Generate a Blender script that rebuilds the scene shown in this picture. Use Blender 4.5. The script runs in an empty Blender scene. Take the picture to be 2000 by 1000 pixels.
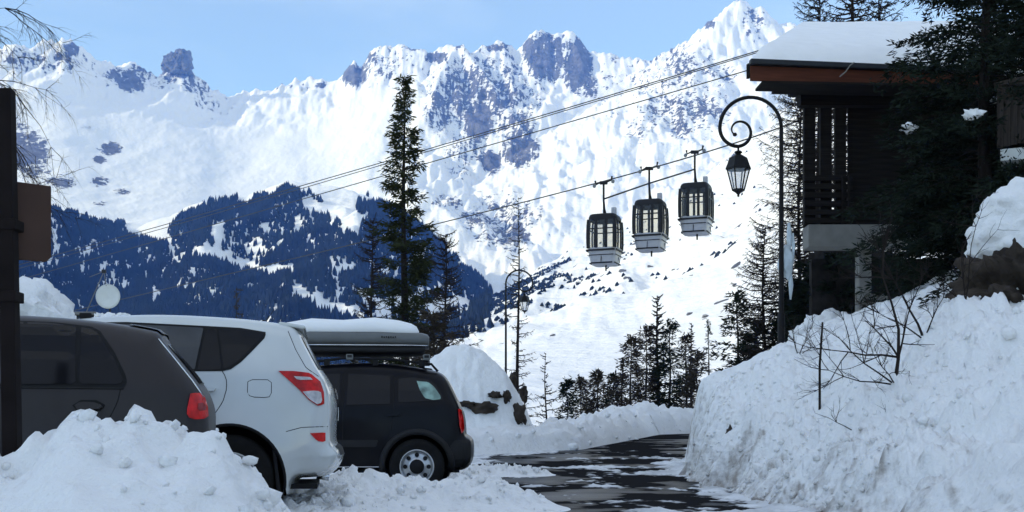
import bpy, bmesh, math, random
import numpy as np
from mathutils import Vector, Matrix
from mathutils.geometry import delaunay_2d_cdt

SC = bpy.context.scene
COL = SC.collection
R = math.radians
# ---------------------------------------------------------------- camera
EYE = 0.70                      # camera height above the parking ground
FPX, CX, HY = 2400.0, 1000.0, 856.0
cam = bpy.data.cameras.new('camera'); cam_o = bpy.data.objects.new('camera', cam); COL.objects.link(cam_o)
cam_o.location = (0, 0, EYE); cam_o.rotation_euler = (R(90), 0, 0)
cam.sensor_width = 36; cam.lens = 36 * FPX / 2000; cam.shift_y = (HY - 500) / 2000
cam.clip_start = 0.1; cam.clip_end = 30000
SC.camera = cam_o
def at(px, py, Y):
    return Vector(((px - CX) * Y / FPX, Y, EYE + (HY - py) * Y / FPX))
# ---------------------------------------------------------------- sky, sun, exposure
SUN_EL, SUN_AZ = 19.0, 252.0     # azimuth clockwise from +Y: behind the camera, to the left
W = bpy.data.worlds.new('World'); SC.world = W; W.use_nodes = True
nt = W.node_tree; nt.nodes.clear()
def wn(t, **k):
    n = nt.nodes.new(t)
    for a, b in k.items(): setattr(n, a, b)
    return n
sky = wn('ShaderNodeTexSky', sky_type='NISHITA', sun_disc=False)
sky.sun_elevation = R(SUN_EL); sky.sun_rotation = R(SUN_AZ); sky.altitude = 2200
sky.air_density = 1.0; sky.dust_density = 0.0; sky.ozone_density = 1.6
bg = wn('ShaderNodeBackground'); bg.inputs['Strength'].default_value = 0.15
out = wn('ShaderNodeOutputWorld')
tc = wn('ShaderNodeTexCoord'); mp = wn('ShaderNodeMapping'); mp.inputs['Scale'].default_value = (1.6, 1.6, 7.0)
mp.inputs['Rotation'].default_value = (0.12, 0.05, 0.3)
nz = wn('ShaderNodeTexNoise'); nz.inputs['Scale'].default_value = 1.7; nz.inputs['Detail'].default_value = 7; nz.inputs['Roughness'].default_value = 0.55
nz.inputs['Distortion'].default_value = 0.6
rp = wn('ShaderNodeMapRange'); rp.inputs[1].default_value = 0.42; rp.inputs[2].default_value = 0.78; rp.inputs[3].default_value = 0.25; rp.inputs[4].default_value = 1.0
sep = wn('ShaderNodeSeparateXYZ'); ev = wn('ShaderNodeMapRange', interpolation_type='SMOOTHSTEP'); ev.inputs[1].default_value = .22; ev.inputs[2].default_value = .60; ev.inputs[3].default_value = .05; ev.inputs[4].default_value = .75   # the veil of cirrus thickens away from the horizon
mu_ = wn('ShaderNodeMath', operation='MULTIPLY'); nt.links.new(tc.outputs['Generated'], sep.inputs[0]); nt.links.new(sep.outputs[2], ev.inputs[0]); nt.links.new(ev.outputs[0], mu_.inputs[0]); nt.links.new(rp.outputs[0], mu_.inputs[1])
mx = wn('ShaderNodeMix', data_type='RGBA'); mx.inputs[7].default_value = (5.6, 6.0, 6.3, 1)
L = nt.links.new
L(tc.outputs['Generated'], mp.inputs[0]); L(mp.outputs[0], nz.inputs['Vector']); L(nz.outputs['Fac'], rp.inputs[0])
L(mu_.outputs[0], mx.inputs[0]); L(sky.outputs[0], mx.inputs[6]); L(mx.outputs[2], bg.inputs[0]); L(bg.outputs[0], out.inputs[0])
sun = bpy.data.lights.new('sun', 'SUN'); sun.energy = 2.0; sun.angle = R(0.5); sun.color = (1, 0.955, 0.89)
sun_o = bpy.data.objects.new('sun', sun); COL.objects.link(sun_o)
to_sun = Vector((math.sin(R(SUN_AZ)) * math.cos(R(SUN_EL)), math.cos(R(SUN_AZ)) * math.cos(R(SUN_EL)), math.sin(R(SUN_EL))))
sun_o.rotation_euler = to_sun.to_track_quat('Z', 'Y').to_euler(); sun_o.location = to_sun * 50
vs = SC.view_settings; vs.view_transform = 'Standard'; vs.look = 'None'; vs.gamma = 1.0; vs.use_curve_mapping = False
vs.exposure = 0.85
SC.cycles.volume_bounces = 1; SC.cycles.max_bounces = 8; SC.cycles.transparent_max_bounces = 12
# ---------------------------------------------------------------- helpers
def tag(o, label=None, cat=None, group=None, kind=None):
    if label: o['label'] = label
    if cat: o['category'] = cat
    if group: o['group'] = group
    if kind: o['kind'] = kind
    return o
def empty(name, loc=(0, 0, 0), rz=0.0):
    o = bpy.data.objects.new(name, None); COL.objects.link(o); o.location = loc; o.rotation_euler = (0, 0, rz)
    o.empty_display_size = 0.2
    return o
def link_mesh(name, me, parent=None):
    o = bpy.data.objects.new(name, me); COL.objects.link(o)
    if parent: o.parent = parent
    return o
def copy_tree(o, parent=None):
    c = o.copy(); COL.objects.link(c)
    if parent: c.parent = parent
    for ch in list(o.children): copy_tree(ch, c)
    return c
class MB:
    def __init__(s): s.v = []; s.f = []
    def add(s, vs_, fs_):
        o = len(s.v); s.v += [tuple(p) for p in vs_]; s.f += [tuple(i + o for i in f) for f in fs_]; return s
    def box(s, c, d, rot=None):
        x, y, z = d[0] / 2, d[1] / 2, d[2] / 2
        vs_ = [Vector(p) for p in ((-x, -y, -z), (x, -y, -z), (x, y, -z), (-x, y, -z), (-x, -y, z), (x, -y, z), (x, y, z), (-x, y, z))]
        if rot is not None: vs_ = [rot @ p for p in vs_]
        c = Vector(c)
        return s.add([p + c for p in vs_], [(0, 3, 2, 1), (4, 5, 6, 7), (0, 1, 5, 4), (1, 2, 6, 5), (2, 3, 7, 6), (3, 0, 4, 7)])
    def tube(s, pts, rad, n=8, cap=True):
        pts = [Vector(p) for p in pts]
        if not hasattr(rad, '__len__'): rad = [rad] * len(pts)
        o = len(s.v); k = len(pts); prev = None
        for i, p in enumerate(pts):
            t = (pts[min(i + 1, k - 1)] - pts[max(i - 1, 0)])
            if t.length < 1e-9: t = Vector((0, 0, 1))
            t.normalize()
            if prev is None:
                a = Vector((0, 0, 1)) if abs(t.z) < .9 else Vector((1, 0, 0))
                u = t.cross(a).normalized()
            else:
                u = (prev - t * prev.dot(t))
                u = u.normalized() if u.length > 1e-6 else t.orthogonal().normalized()
            prev = u; w = t.cross(u)
            for j in range(n):
                an = 2 * math.pi * j / n
                s.v.append(tuple(p + (u * math.cos(an) + w * math.sin(an)) * rad[i]))
        for i in range(k - 1):
            for j in range(n):
                a = o + i * n + j; b = o + i * n + (j + 1) % n
                s.f.append((a, b, b + n, a + n))
        if cap and n > 2:
            s.f.append(tuple(o + j for j in reversed(range(n)))); s.f.append(tuple(o + (k - 1) * n + j for j in range(n)))
        return s
    def lathe(s, prof, n=24, axis='z', c=(0, 0, 0)):
        o = len(s.v); c = Vector(c)
        for (r, h) in prof:
            for j in range(n):
                a = 2 * math.pi * j / n; x, y = r * math.cos(a), r * math.sin(a)
                p = Vector((x, y, h)) if axis == 'z' else (Vector((x, h, y)) if axis == 'y' else Vector((h, x, y)))
                s.v.append(tuple(p + c))
        for i in range(len(prof) - 1):
            for j in range(n):
                a = o + i * n + j; b = o + i * n + (j + 1) % n
                s.f.append((a, b, b + n, a + n))
        return s
    def prism(s, poly, h0, h1, fn):
        """poly 2D; fn(a,b,h)->3D"""
        n = len(poly)
        vs_ = [fn(a, b, h0) for a, b in poly] + [fn(a, b, h1) for a, b in poly]
        fs_ = [tuple(range(n)), tuple(reversed(range(n, 2 * n)))] + [(i, n + i, n + (i + 1) % n, (i + 1) % n) for i in range(n)]
        return s.add(vs_, fs_)
    def mesh(s, name, m, smooth=False):
        me = bpy.data.meshes.new(name); me.from_pydata(s.v, [], s.f); me.update()
        if m: me.materials.append(m)
        if smooth: me.polygons.foreach_set('use_smooth', [True] * len(me.polygons))
        return me
    def build(s, name, m, parent=None, smooth=False, bevel=0.0, fix=False):
        me = s.mesh(name, m, smooth)
        if fix:
            b = bmesh.new(); b.from_mesh(me); bmesh.ops.recalc_face_normals(b, faces=b.faces); b.to_mesh(me); b.free()
        o = link_mesh(name, me, parent)
        if bevel > 0:
            md = o.modifiers.new('bevel', 'BEVEL'); md.width = bevel; md.segments = 2; md.limit_method = 'ANGLE'
        return o
def np_mesh(name, V, F, m, attrs=None, smooth=True):
    V = np.ascontiguousarray(V, dtype=np.float32).reshape(-1, 3); F = np.ascontiguousarray(F, dtype=np.int32)
    me = bpy.data.meshes.new(name); k = F.shape[1]
    me.vertices.add(len(V)); me.vertices.foreach_set('co', V.ravel())
    me.loops.add(F.size); me.loops.foreach_set('vertex_index', F.ravel())
    me.polygons.add(len(F)); me.polygons.foreach_set('loop_start', np.arange(0, F.size, k, dtype=np.int32))
    try: me.polygons.foreach_set('loop_total', np.full(len(F), k, dtype=np.int32))
    except Exception: pass
    me.polygons.foreach_set('use_smooth', np.full(len(F), smooth))
    me.update(calc_edges=True); me.validate()
    if m: me.materials.append(m)
    for an, arr in (attrs or {}).items():
        a = me.attributes.new(an, 'FLOAT', 'POINT'); a.data.foreach_set('value', np.ascontiguousarray(arr, dtype=np.float32).ravel())
    return me
def grid_faces(n, m):
    i = np.arange(n - 1)[:, None] * m + np.arange(m - 1)[None, :]
    return np.stack([i, i + m, i + m + 1, i + 1], -1).reshape(-1, 4)
def grid_mesh(name, X, Y, Z, m, attrs=None, parent=None, flip=False):
    F = grid_faces(*X.shape)
    if flip: F = F[:, ::-1]
    return link_mesh(name, np_mesh(name, np.stack([X, Y, Z], -1), F, m, attrs), parent)
# numpy noise
def _h(ix, iy, seed):
    n = (ix.astype(np.int64) * 374761393 + iy.astype(np.int64) * 668265263 + seed * 1442695041) & 0xFFFFFFFF
    n = ((n ^ (n >> 13)) * 1274126177) & 0xFFFFFFFF
    return ((n ^ (n >> 16)) & 0xFFFF) / 65535.0
def pn(x, y, seed=0):
    x = np.asarray(x, float); y = np.asarray(y, float)
    ix = np.floor(x); iy = np.floor(y); fx = x - ix; fy = y - iy
    u = fx * fx * fx * (fx * (fx * 6 - 15) + 10); v = fy * fy * fy * (fy * (fy * 6 - 15) + 10)
    def g(a, b):
        t = _h(ix + a, iy + b, seed) * 2 * math.pi
        return np.cos(t) * (fx - a) + np.sin(t) * (fy - b)
    return ((g(0, 0) * (1 - u) + g(1, 0) * u) * (1 - v) + (g(0, 1) * (1 - u) + g(1, 1) * u) * v) * 1.5
def fbm(x, y, o=5, seed=0, gain=.5):
    t = 0; a = 1; f = 1.0
    for i in range(o): t = t + a * pn(x * f, y * f, seed + i * 17); a *= gain; f *= 2.03
    return t
def ridged(x, y, o=5, seed=0, gain=.5):
    t = 0; a = 1; f = 1.0
    for i in range(o): t = t + a * (1 - 2 * np.abs(pn(x * f, y * f, seed + i * 17))); a *= gain; f *= 2.07
    return t
def sstep(a, b, x):
    t = np.clip((x - a) / (b - a), 0, 1); return t * t * (3 - 2 * t)
# ---------------------------------------------------------------- materials
def mat(name, col, rough=.6, metal=0.0, var=.15, scale=6.0, bump=0.0, bscale=30.0, spec=.5, coat=0.0, emit=None, alpha=1.0, stretch=None, sub=0.0):
    m = bpy.data.materials.new(name); m.use_nodes = True; t = m.node_tree; b = t.nodes['Principled BSDF']
    b.inputs['Roughness'].default_value = rough; b.inputs['Metallic'].default_value = metal
    b.inputs['Specular IOR Level'].default_value = spec; b.inputs['Coat Weight'].default_value = coat
    b.inputs['Coat Roughness'].default_value = .06
    if sub: b.inputs['Subsurface Weight'].default_value = sub; b.inputs['Subsurface Radius'].default_value = (.03, .04, .06); b.inputs['Subsurface Scale'].default_value = .5
    tcn = t.nodes.new('ShaderNodeTexCoord'); src = tcn.outputs['Object']
    if stretch:
        mpn = t.nodes.new('ShaderNodeMapping'); mpn.inputs['Scale'].default_value = stretch; t.links.new(src, mpn.inputs[0]); src = mpn.outputs[0]
    n = t.nodes.new('ShaderNodeTexNoise'); n.inputs['Scale'].default_value = scale; n.inputs['Detail'].default_value = 5
    t.links.new(src, n.inputs['Vector'])
    mr = t.nodes.new('ShaderNodeMapRange'); mr.inputs[1].default_value = .3; mr.inputs[2].default_value = .7; mr.inputs[3].default_value = 1 - var; mr.inputs[4].default_value = 1 + var
    t.links.new(n.outputs['Fac'], mr.inputs[0])
    mm = t.nodes.new('ShaderNodeVectorMath'); mm.operation = 'SCALE'; mm.inputs[0].default_value = col[:3]
    t.links.new(mr.outputs[0], mm.inputs['Scale']); t.links.new(mm.outputs[0], b.inputs['Base Color'])
    if bump:
        n2 = t.nodes.new('ShaderNodeTexNoise'); n2.inputs['Scale'].default_value = bscale; n2.inputs['Detail'].default_value = 6
        t.links.new(src, n2.inputs['Vector'])
        bp = t.nodes.new('ShaderNodeBump'); bp.inputs['Strength'].default_value = 1; bp.inputs['Distance'].default_value = bump
        t.links.new(n2.outputs['Fac'], bp.inputs['Height']); t.links.new(bp.outputs[0], b.inputs['Normal'])
    return m
def mix_mat(name, attr, c0, c1, r0, r1, nscale, namp, lo=.35, hi=.65, bump0=.0, bump1=.0, bscale=20., bscale2=None, var=.12, stretch=None, detail=7, spec=.35, wet=0.0):
    """two surfaces mixed by a per-vertex attribute broken up with noise"""
    m = bpy.data.materials.new(name); m.use_nodes = True; t = m.node_tree; b = t.nodes['Principled BSDF']; N = t.nodes.new; K = t.links.new
    tcn = N('ShaderNodeTexCoord'); src = tcn.outputs['Object']
    if stretch:
        mpn = N('ShaderNodeMapping'); mpn.inputs['Scale'].default_value = stretch; K(src, mpn.inputs[0]); src = mpn.outputs[0]
    a = N('ShaderNodeAttribute'); a.attribute_name = attr
    n = N('ShaderNodeTexNoise'); n.inputs['Scale'].default_value = nscale; n.inputs['Detail'].default_value = detail; n.inputs['Roughness'].default_value = .65; K(src, n.inputs['Vector'])
    s1 = N('ShaderNodeMath'); s1.operation = 'SUBTRACT'; s1.inputs[1].default_value = .5; K(n.outputs['Fac'], s1.inputs[0])
    s2 = N('ShaderNodeMath'); s2.operation = 'MULTIPLY_ADD'; s2.inputs[1].default_value = namp; K(s1.outputs[0], s2.inputs[0]); K(a.outputs['Fac'], s2.inputs[2])
    fr = N('ShaderNodeMapRange'); fr.interpolation_type = 'SMOOTHSTEP'; fr.inputs[1].default_value = lo; fr.inputs[2].default_value = hi; K(s2.outputs[0], fr.inputs[0])
    n3 = N('ShaderNodeTexNoise'); n3.inputs['Scale'].default_value = nscale * .43; n3.inputs['Detail'].default_value = 6; K(tcn.outputs['Object'], n3.inputs['Vector'])
    vr = N('ShaderNodeMapRange'); vr.inputs[1].default_value = .3; vr.inputs[2].default_value = .7; vr.inputs[3].default_value = 1 - var; vr.inputs[4].default_value = 1 + var; K(n3.outputs['Fac'], vr.inputs[0])
    v1 = N('ShaderNodeVectorMath'); v1.operation = 'SCALE'; v1.inputs[0].default_value = c1[:3]; K(vr.outputs[0], v1.inputs['Scale'])
    cm = N('ShaderNodeMix'); cm.data_type = 'RGBA'; cm.inputs[6].default_value = (*c0[:3], 1); K(v1.outputs[0], cm.inputs[7]); K(fr.outputs[0], cm.inputs[0])
    K(cm.outputs[2], b.inputs['Base Color'])
    rm = N('ShaderNodeMapRange'); rm.inputs[3].default_value = r0; rm.inputs[4].default_value = r1; K(fr.outputs[0], rm.inputs[0]); K(rm.outputs[0], b.inputs['Roughness'])
    b.inputs['Specular IOR Level'].default_value = spec
    if wet:       # puddled film of water in patches
        nw = N('ShaderNodeTexNoise'); nw.inputs['Scale'].default_value = .55; nw.inputs['Detail'].default_value = 5; K(tcn.outputs['Object'], nw.inputs['Vector'])
        wr = N('ShaderNodeMapRange'); wr.inputs[1].default_value = .52; wr.inputs[2].default_value = .74; wr.inputs[3].default_value = 0.0; wr.inputs[4].default_value = wet; K(nw.outputs['Fac'], wr.inputs[0]); K(wr.outputs[0], b.inputs['Specular IOR Level'])
    if bump0 or bump1:
        n2 = N('ShaderNodeTexNoise'); n2.inputs['Scale'].default_value = bscale; n2.inputs['Detail'].default_value = 8; n2.inputs['Roughness'].default_value = .6; K(src, n2.inputs['Vector'])
        bm_ = N('ShaderNodeMapRange'); bm_.inputs[3].default_value = bump0; bm_.inputs[4].default_value = bump1; K(fr.outputs[0], bm_.inputs[0])
        hm = N('ShaderNodeMath'); hm.operation = 'MULTIPLY'; K(n2.outputs['Fac'], hm.inputs[0]); K(bm_.outputs[0], hm.inputs[1])
        bp = N('ShaderNodeBump'); bp.inputs['Strength'].default_value = 1; bp.inputs['Distance'].default_value = 1; K(hm.outputs[0], bp.inputs['Height']); K(bp.outputs[0], b.inputs['Normal'])
    return m
SNOW = (.87, .87, .86)
M = {}
M['mountain'] = mix_mat('mountain_snow_and_rock', 'rock', (.75, .765, .785), (.105, .108, .122), .7, .85, .075, 1.5, .46, .56, 3.0, 14.0, .07, var=.55)
M['snow'] = mix_mat('plowed_snow', 'dirt', SNOW, (.30, .27, .24), .6, .75, 7.0, 1.3, .38, 1.1, .05, .04, 9.0)
M['smooth_snow'] = mat('fresh_snow', SNOW, .6, var=.03, scale=3, bump=.012, bscale=5)
M['road'] = mix_mat('wet_asphalt_with_slush', 'slush', (.020, .020, .021), (.66, .67, .68), .32, .65, 5.0, 1.0, .36, .66, .006, .03, 14.0, var=.3, spec=.0, wet=.05)
M['rock'] = mat('brown_rock', (.045, .036, .029), .9, spec=.12, var=.5, scale=3, bump=.12, bscale=5)
M['bark'] = mat('dark_bark', (.022, .018, .016), .95, spec=.08, var=.4, scale=9, bump=.02, bscale=25, stretch=(1, 1, .25))
M['twig'] = mat('bare_twigs', (.026, .021, .019), .95, spec=.08, var=.3)
M['needle'] = mat('spruce_needles', (.013, .019, .013), .85, var=.5, scale=1.2, spec=.05)
M['needle_pine'] = mat('pine_needles', (.030, .036, .016), .8, var=.5, scale=1.0, spec=.05)
M['needle_brown'] = mat('sparse_brownish_needles', (.048, .039, .030), .85, var=.5, scale=.8, spec=.05)
M['forest'] = mat('far_forest', (.012, .018, .022), .9, var=.5, scale=.01, spec=.05)
M['black_metal'] = mat('black_painted_iron', (.010, .010, .011), .5, spec=.15, var=.2, scale=12, bump=.001, bscale=60)
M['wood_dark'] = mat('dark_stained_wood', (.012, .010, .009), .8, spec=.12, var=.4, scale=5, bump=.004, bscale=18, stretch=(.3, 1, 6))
M['wood_brown'] = mat('brown_vertical_boards', (.042, .034, .029), .8, spec=.15, var=.4, scale=6, bump=.004, bscale=18, stretch=(6, 6, .4))
M['fascia'] = mat('red_brown_fascia_paint', (.088, .027, .014), .65, spec=.15, var=.25, scale=4, stretch=(.4, 1, 5))
M['gutter'] = mat('dark_grey_gutter', (.026, .029, .034), .55, spec=.2)
M['concrete'] = mat('weathered_concrete', (.17, .165, .15), .85, var=.2, scale=3, bump=.004, bscale=30)
M['plaster'] = mat('white_plaster', (.66, .68, .66), .8, var=.06)
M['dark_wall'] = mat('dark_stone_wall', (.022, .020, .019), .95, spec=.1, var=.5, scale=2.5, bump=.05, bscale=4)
M['ice'] = mat('frosted_ice', (.6, .68, .72), .25, var=.15, scale=5, bump=.02, bscale=12)
# ---------------------------------------------------------------- far terrain: one height field in kilometres of real depth
px = np.arange(-420, 2431, 2.5)
Dr = np.concatenate([np.geomspace(58, 700, 60, endpoint=False), np.geomspace(700, 6900, 400)])
PX, DD = np.meshgrid(px, Dr, indexing='ij')
TX = (PX - CX) / FPX * DD; TY = DD
def zz(py, d): return EYE + (HY - np.asarray(py, float)) * np.asarray(d, float) / FPX
sk = np.array([(-420, 120), (-200, 60), (-80, 105), (0, 92), (30, 86), (60, 92), (95, 82), (122, 76), (145, 84), (165, 102), (190, 122), (225, 128), (255, 124), (290, 140), (320, 142), (345, 138), (372, 142), (392, 158), (430, 181), (470, 180), (520, 174), (560, 160), (590, 152), (625, 155), (660, 152), (680, 128), (692, 118), (706, 132), (722, 100), (742, 88), (760, 92), (785, 82), (815, 86), (838, 104), (862, 97), (885, 92), (905, 90), (922, 98), (948, 88), (968, 80), (985, 84), (1003, 96), (1020, 88), (1036, 66), (1056, 56), (1085, 58), (1108, 56), (1130, 74), (1152, 96), (1180, 98), (1215, 108), (1262, 112), (1285, 104), (1310, 92), (1345, 76), (1368, 58), (1382, 38), (1400, 26), (1425, 8), (1447, -2), (1462, 6), (1482, 32), (1508, 64), (1560, 110), (1640, 150), (1800, 120), (2000, 60), (2430, 40)])
ys = np.interp(px, sk[:, 0], sk[:, 1])
Da = np.interp(px, [-420, 0, 350, 600, 900, 1100, 1300, 1450, 1700, 2430], [4300, 4500, 5000, 5300, 5200, 5400, 5200, 4900, 4600, 4200])
yb = np.interp(px, [-420, 0, 300, 600, 800, 950, 1100, 1300, 2430], [520, 520, 520, 560, 590, 610, 560, 480, 420])
Db = np.interp(px, [-420, 600, 950, 1300, 2430], [2000, 2100, 2500, 2500, 2200])
zc = zz(ys, Da); zb = zz(yb, Db)
t = (DD - Db[:, None]) / (Da - Db)[:, None]
tc_ = np.clip(t, -1, 1)
prof = np.where(tc_ > 0, .62 * tc_ + .38 * np.maximum(tc_, 0) ** 2.6, tc_ * .62)
kk = np.exp(-np.linspace(-2, 2, 121) ** 2 * 2); kk /= kk.sum(); zcs = np.convolve(np.pad(zc, 60, mode='edge'), kk, 'valid')
HA = zb[:, None] + (zcs - zb)[:, None] * prof + (zc - zcs)[:, None] * sstep(.80, 1.0, tc_) * (1 + 0 * DD)
HA = np.where(t > 1, zc[:, None] - (DD - Da[:, None]) * .9, HA)
gate = sstep(0.0, .35, t) * np.where(t < 1, 1 - .72 * sstep(.80, 1.0, t), .3)
gul = ridged(TX / 330, TY / 800, 5, 3, .52)
smooth_ = np.interp(PX, [-420, 100, 640, 760, 830, 1060, 1180, 1260, 1400], [.10, .10, .10, .3, 1, 1, .22, .5, .8]) * (1 - .0 * PX)
HA = HA + gate * (gul - .8) * 50 * np.maximum(smooth_, sstep(.72, .95, t) * .8) + sstep(0, .2, t) * fbm(TX / 160, TY / 200, 3, 9) * 10 * np.maximum(smooth_, .35)
HA = HA + gate * (ridged(TX / 75, TY / 170, 3, 19, .6) - .7) * 10 * smooth_
HA = HA + sstep(.75, 1, t) * fbm(TX / 38, TY / 120, 3, 77) * 14
# spurs and buttresses as ridge lines that stand out of the main face
spur_n = ridged(TX / 140, TY / 300, 4, 21) * 22 - 18 + fbm(TX / 45, TY / 60, 3, 5) * 9
def spur(H, pts, side, fade=1.0):
    P = [(at(a, b, d)) for a, b, d in pts]
    best = np.full_like(H, -1e9)
    for A, B in zip(P[:-1], P[1:]):
        ax, ay = A.x, A.y; bx, by = B.x - A.x, B.y - A.y
        s = np.clip(((TX - ax) * bx + (TY - ay) * by) / (bx * bx + by * by), 0, 1)
        d = np.hypot(TX - ax - s * bx, TY - ay - s * by)
        best = np.maximum(best, A.z + (B.z - A.z) * s - side * d)
    best = best + spur_n
    return np.maximum(H, best)
HA = spur(HA, [(892, 92, 5150), (862, 140, 4850), (838, 215, 4500)], .85)
HA = spur(HA, [(905, 90, 5150), (950, 160, 4800), (1002, 235, 4450), (1056, 300, 4150)], .8)
HA = spur(HA, [(930, 220, 4700), (945, 300, 4300), (1000, 345, 4000)], .9)
HA = spur(HA, [(1040, 62, 5400), (1050, 120, 5150), (1075, 185, 4950)], 1.2)
HA = spur(HA, [(1112, 58, 5400), (1135, 120, 5150), (1150, 188, 4900)], 1.2)
HA = spur(HA, [(800, 362, 3300), (870, 400, 3150), (950, 448, 3000), (1052, 492, 2850)], .6)
HA = spur(HA, [(1440, 2, 4900), (1352, 105, 4500), (1280, 200, 4050), (1215, 300, 3600)], .62)
HA = spur(HA, [(1447, -2, 4900), (1420, 110, 4500), (1395, 220, 4000)], .6)
# left spur carrying the forest
cb = np.array([(-420, 300), (0, 350), (90, 402), (180, 425), (260, 448), (330, 420), (400, 392), (480, 385), (560, 352), (620, 358), (690, 372), (760, 402), (820, 440), (880, 490), (945, 548), (1000, 640), (1100, 800), (2430, 900)])
yB = np.interp(px, cb[:, 0], cb[:, 1]); DB = np.interp(px, [-420, 0, 300, 560, 950, 1200], [2300, 2350, 2450, 2600, 2250, 2000])
zB = zz(yB, DB)
HB = np.where(DD < DB[:, None], zB[:, None] - (DB[:, None] - DD) * np.interp(px, [-420, 300, 700, 950, 1100], [.36, .36, .33, .26, .2])[:, None], zB[:, None] - (DD - DB[:, None]) * .55)
HB = HB + (ridged(TX / 260, TY / 520, 4, 31) - .9) * 26 * sstep(0, 500, np.abs(DD - DB[:, None])) + fbm(TX / 60, TY / 60, 3, 13) * 4
# right slope below the cable line
cc = np.array([(-420, 900), (600, 800), (800, 690), (900, 628), (950, 590), (1010, 555), (1060, 528), (1110, 504), (1180, 470), (1260, 425), (1360, 350), (1450, 285), (1600, 190), (1800, 120), (2430, 0)])
yC = np.interp(px, cc[:, 0], cc[:, 1]); DC = np.interp(px, [-420, 900, 1110, 1450, 2430], [1500, 1500, 1850, 2500, 2700])
zC = zz(yC, DC); D0 = 330.; y0 = np.interp(px, [-420, 600, 1000, 1250, 1420, 1700, 2430], [900, 800, 742, 752, 728, 640, 520]); z0 = zz(y0, D0)
tt = (DD - D0) / (DC[:, None] - D0)
HC = z0[:, None] + (zC - z0)[:, None] * np.where(tt > 0, .85 * np.clip(tt, 0, 1) + .15 * np.clip(tt, 0, 1) ** 2, tt)
HC = np.where(tt > 1, zC[:, None] - (DD - DC[:, None]) * .5, HC)
HC = HC + sstep(.0, .25, tt) * (fbm(TX / 130, TY / 190, 5, 41) * 13 + fbm(TX / 34, TY / 46, 4, 44) * 3.6)
near = np.minimum(-1.5 - (DD - 55) * .10, 0)
HC = np.where(tt < 0, np.maximum(near, HC * 0 + -32) * (1 - sstep(130, D0, DD)) + z0[:, None] * sstep(130, D0, DD) * 1.0, HC)
TH = np.maximum(np.maximum(np.where(DD > 1500, HA, -1e9), np.where(DD > 500, HB, -1e9)), HC)
TH = np.maximum(TH, -60)
PY = HY - (TH - EYE) * FPX / DD
# where the bare rock shows, each crag at its own place on the mountain
isA = (HA >= np.maximum(HB, HC)) & (DD > 1500)
blobs = [(950, 190, 150, 130, .40), (1335, 185, 140, 130, .38), (985, 430, 110, 75, .42), (740, 130, 90, 45, .36), (300, 150, 150, 30, .36), (1190, 200, 70, 90, .25), (90, 120, 110, 35, .38), (1068, 110, 42, 52, 1.0), (1128, 128, 32, 62, .95), (1040, 100, 22, 30, .8), (1150, 170, 22, 30, .7), (970, 92, 26, 12, .8), (910, 180, 70, 75, .55), (935, 235, 32, 42, 1.15), (860, 215, 40, 65, .5), (985, 190, 55, 45, .55), (1010, 245, 50, 45, .55), (1015, 290, 42, 40, .9), (960, 318, 22, 30, .85), (915, 290, 60, 40, .45), (692, 145, 26, 26, .9), (730, 115, 22, 18, .5), (852, 112, 32, 12, .85), (810, 100, 60, 20, .25), (255, 155, 34, 26, .9), (230, 145, 25, 18, .6), (350, 150, 46, 20, .6), (290, 135, 40, 16, .45), (40, 108, 60, 18, .45), (140, 98, 18, 16, .7), (380, 165, 40, 30, .45), (400, 195, 30, 25, .35), (560, 168, 90, 16, .25), (625, 168, 14, 8, .8), (1000, 455, 55, 42, .6), (940, 425, 60, 34, .45), (880, 395, 55, 25, .4), (1385, 45, 14, 14, .7), (1330, 130, 60, 45, .45), (1400, 150, 60, 45, .4), (1290, 210, 60, 60, .42), (1380, 210, 40, 30, .55), (1250, 250, 50, 50, .35), (1330, 250, 30, 40, .5), (1470, 40, 30, 50, .35), (45, 300, 60, 55, .85), (30, 260, 40, 30, .6), (120, 355, 40, 16, .6), (215, 290, 26, 16, .75), (195, 312, 18, 10, .7), (195, 355, 22, 12, .7), (300, 300, 40, 25, .2), (240, 375, 20, 8, .6), (195, 398, 18, 8, .5), (175, 250, 30, 8, .3), (420, 210, 30, 25, .3), (900, 335, 40, 30, .35), (1200, 115, 50, 16, .25), (60, 330, 50, 30, .5), (830, 140, 30, 30, .25), (770, 130, 50, 30, .3)]
bl = np.zeros_like(TH)
for cx_, cy_, rx, ry, s_ in blobs:
    bl = np.maximum(bl, s_ * np.exp(-1.2 * (((PX - cx_) / rx) ** 2 + ((PY - cy_) / ry) ** 2) ** 1.6))
dzd = np.gradient(TH, axis=1) / np.gradient(DD, axis=1)
dzx = np.gradient(TH, axis=0) / np.maximum(np.gradient(TX, axis=0), .1)
slope = np.hypot(dzd, dzx)
wx = TX + fbm(TX / 90, TY / 90, 3, 71) * 40
th_ = np.interp(PX, [0, 700, 830, 880, 930, 1000, 1050, 1100, 1180, 1300, 1450, 1600], [.3, .3, .45, .1, -.55, -.75, -.15, .05, .2, .5, .3, .2])
ua = wx * np.cos(th_) + TH * np.sin(th_); va = -wx * np.sin(th_) + TH * np.cos(th_)
streak = .6 * ridged(ua / 46, va / 240, 3, 61, .6) + .55 * ridged(ua / 17, va / 120, 3, 63, .6)
spk = fbm(wx / 30, TH / 26, 4, 66, .6)
rock = bl * (.47 + .58 * streak + .45 * spk) + .12 * sstep(1.0, 2.0, slope) * (PY < 330) + .30 * sstep(.70, .98, t) * sstep(.25, .7, spk) * (t < 1.02)
rock = np.where(isA, rock, 0)
scr = fbm(TX / 60, TY / 90, 4, 81)
rock = rock + np.where(~isA & (DD > 330) & (PX > 930), .45 * (DD > 900) * sstep(.35, .9, scr), 0)
speck = sstep(.42, .8, fbm(TX / 13, TY / 22, 3, 88))
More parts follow.
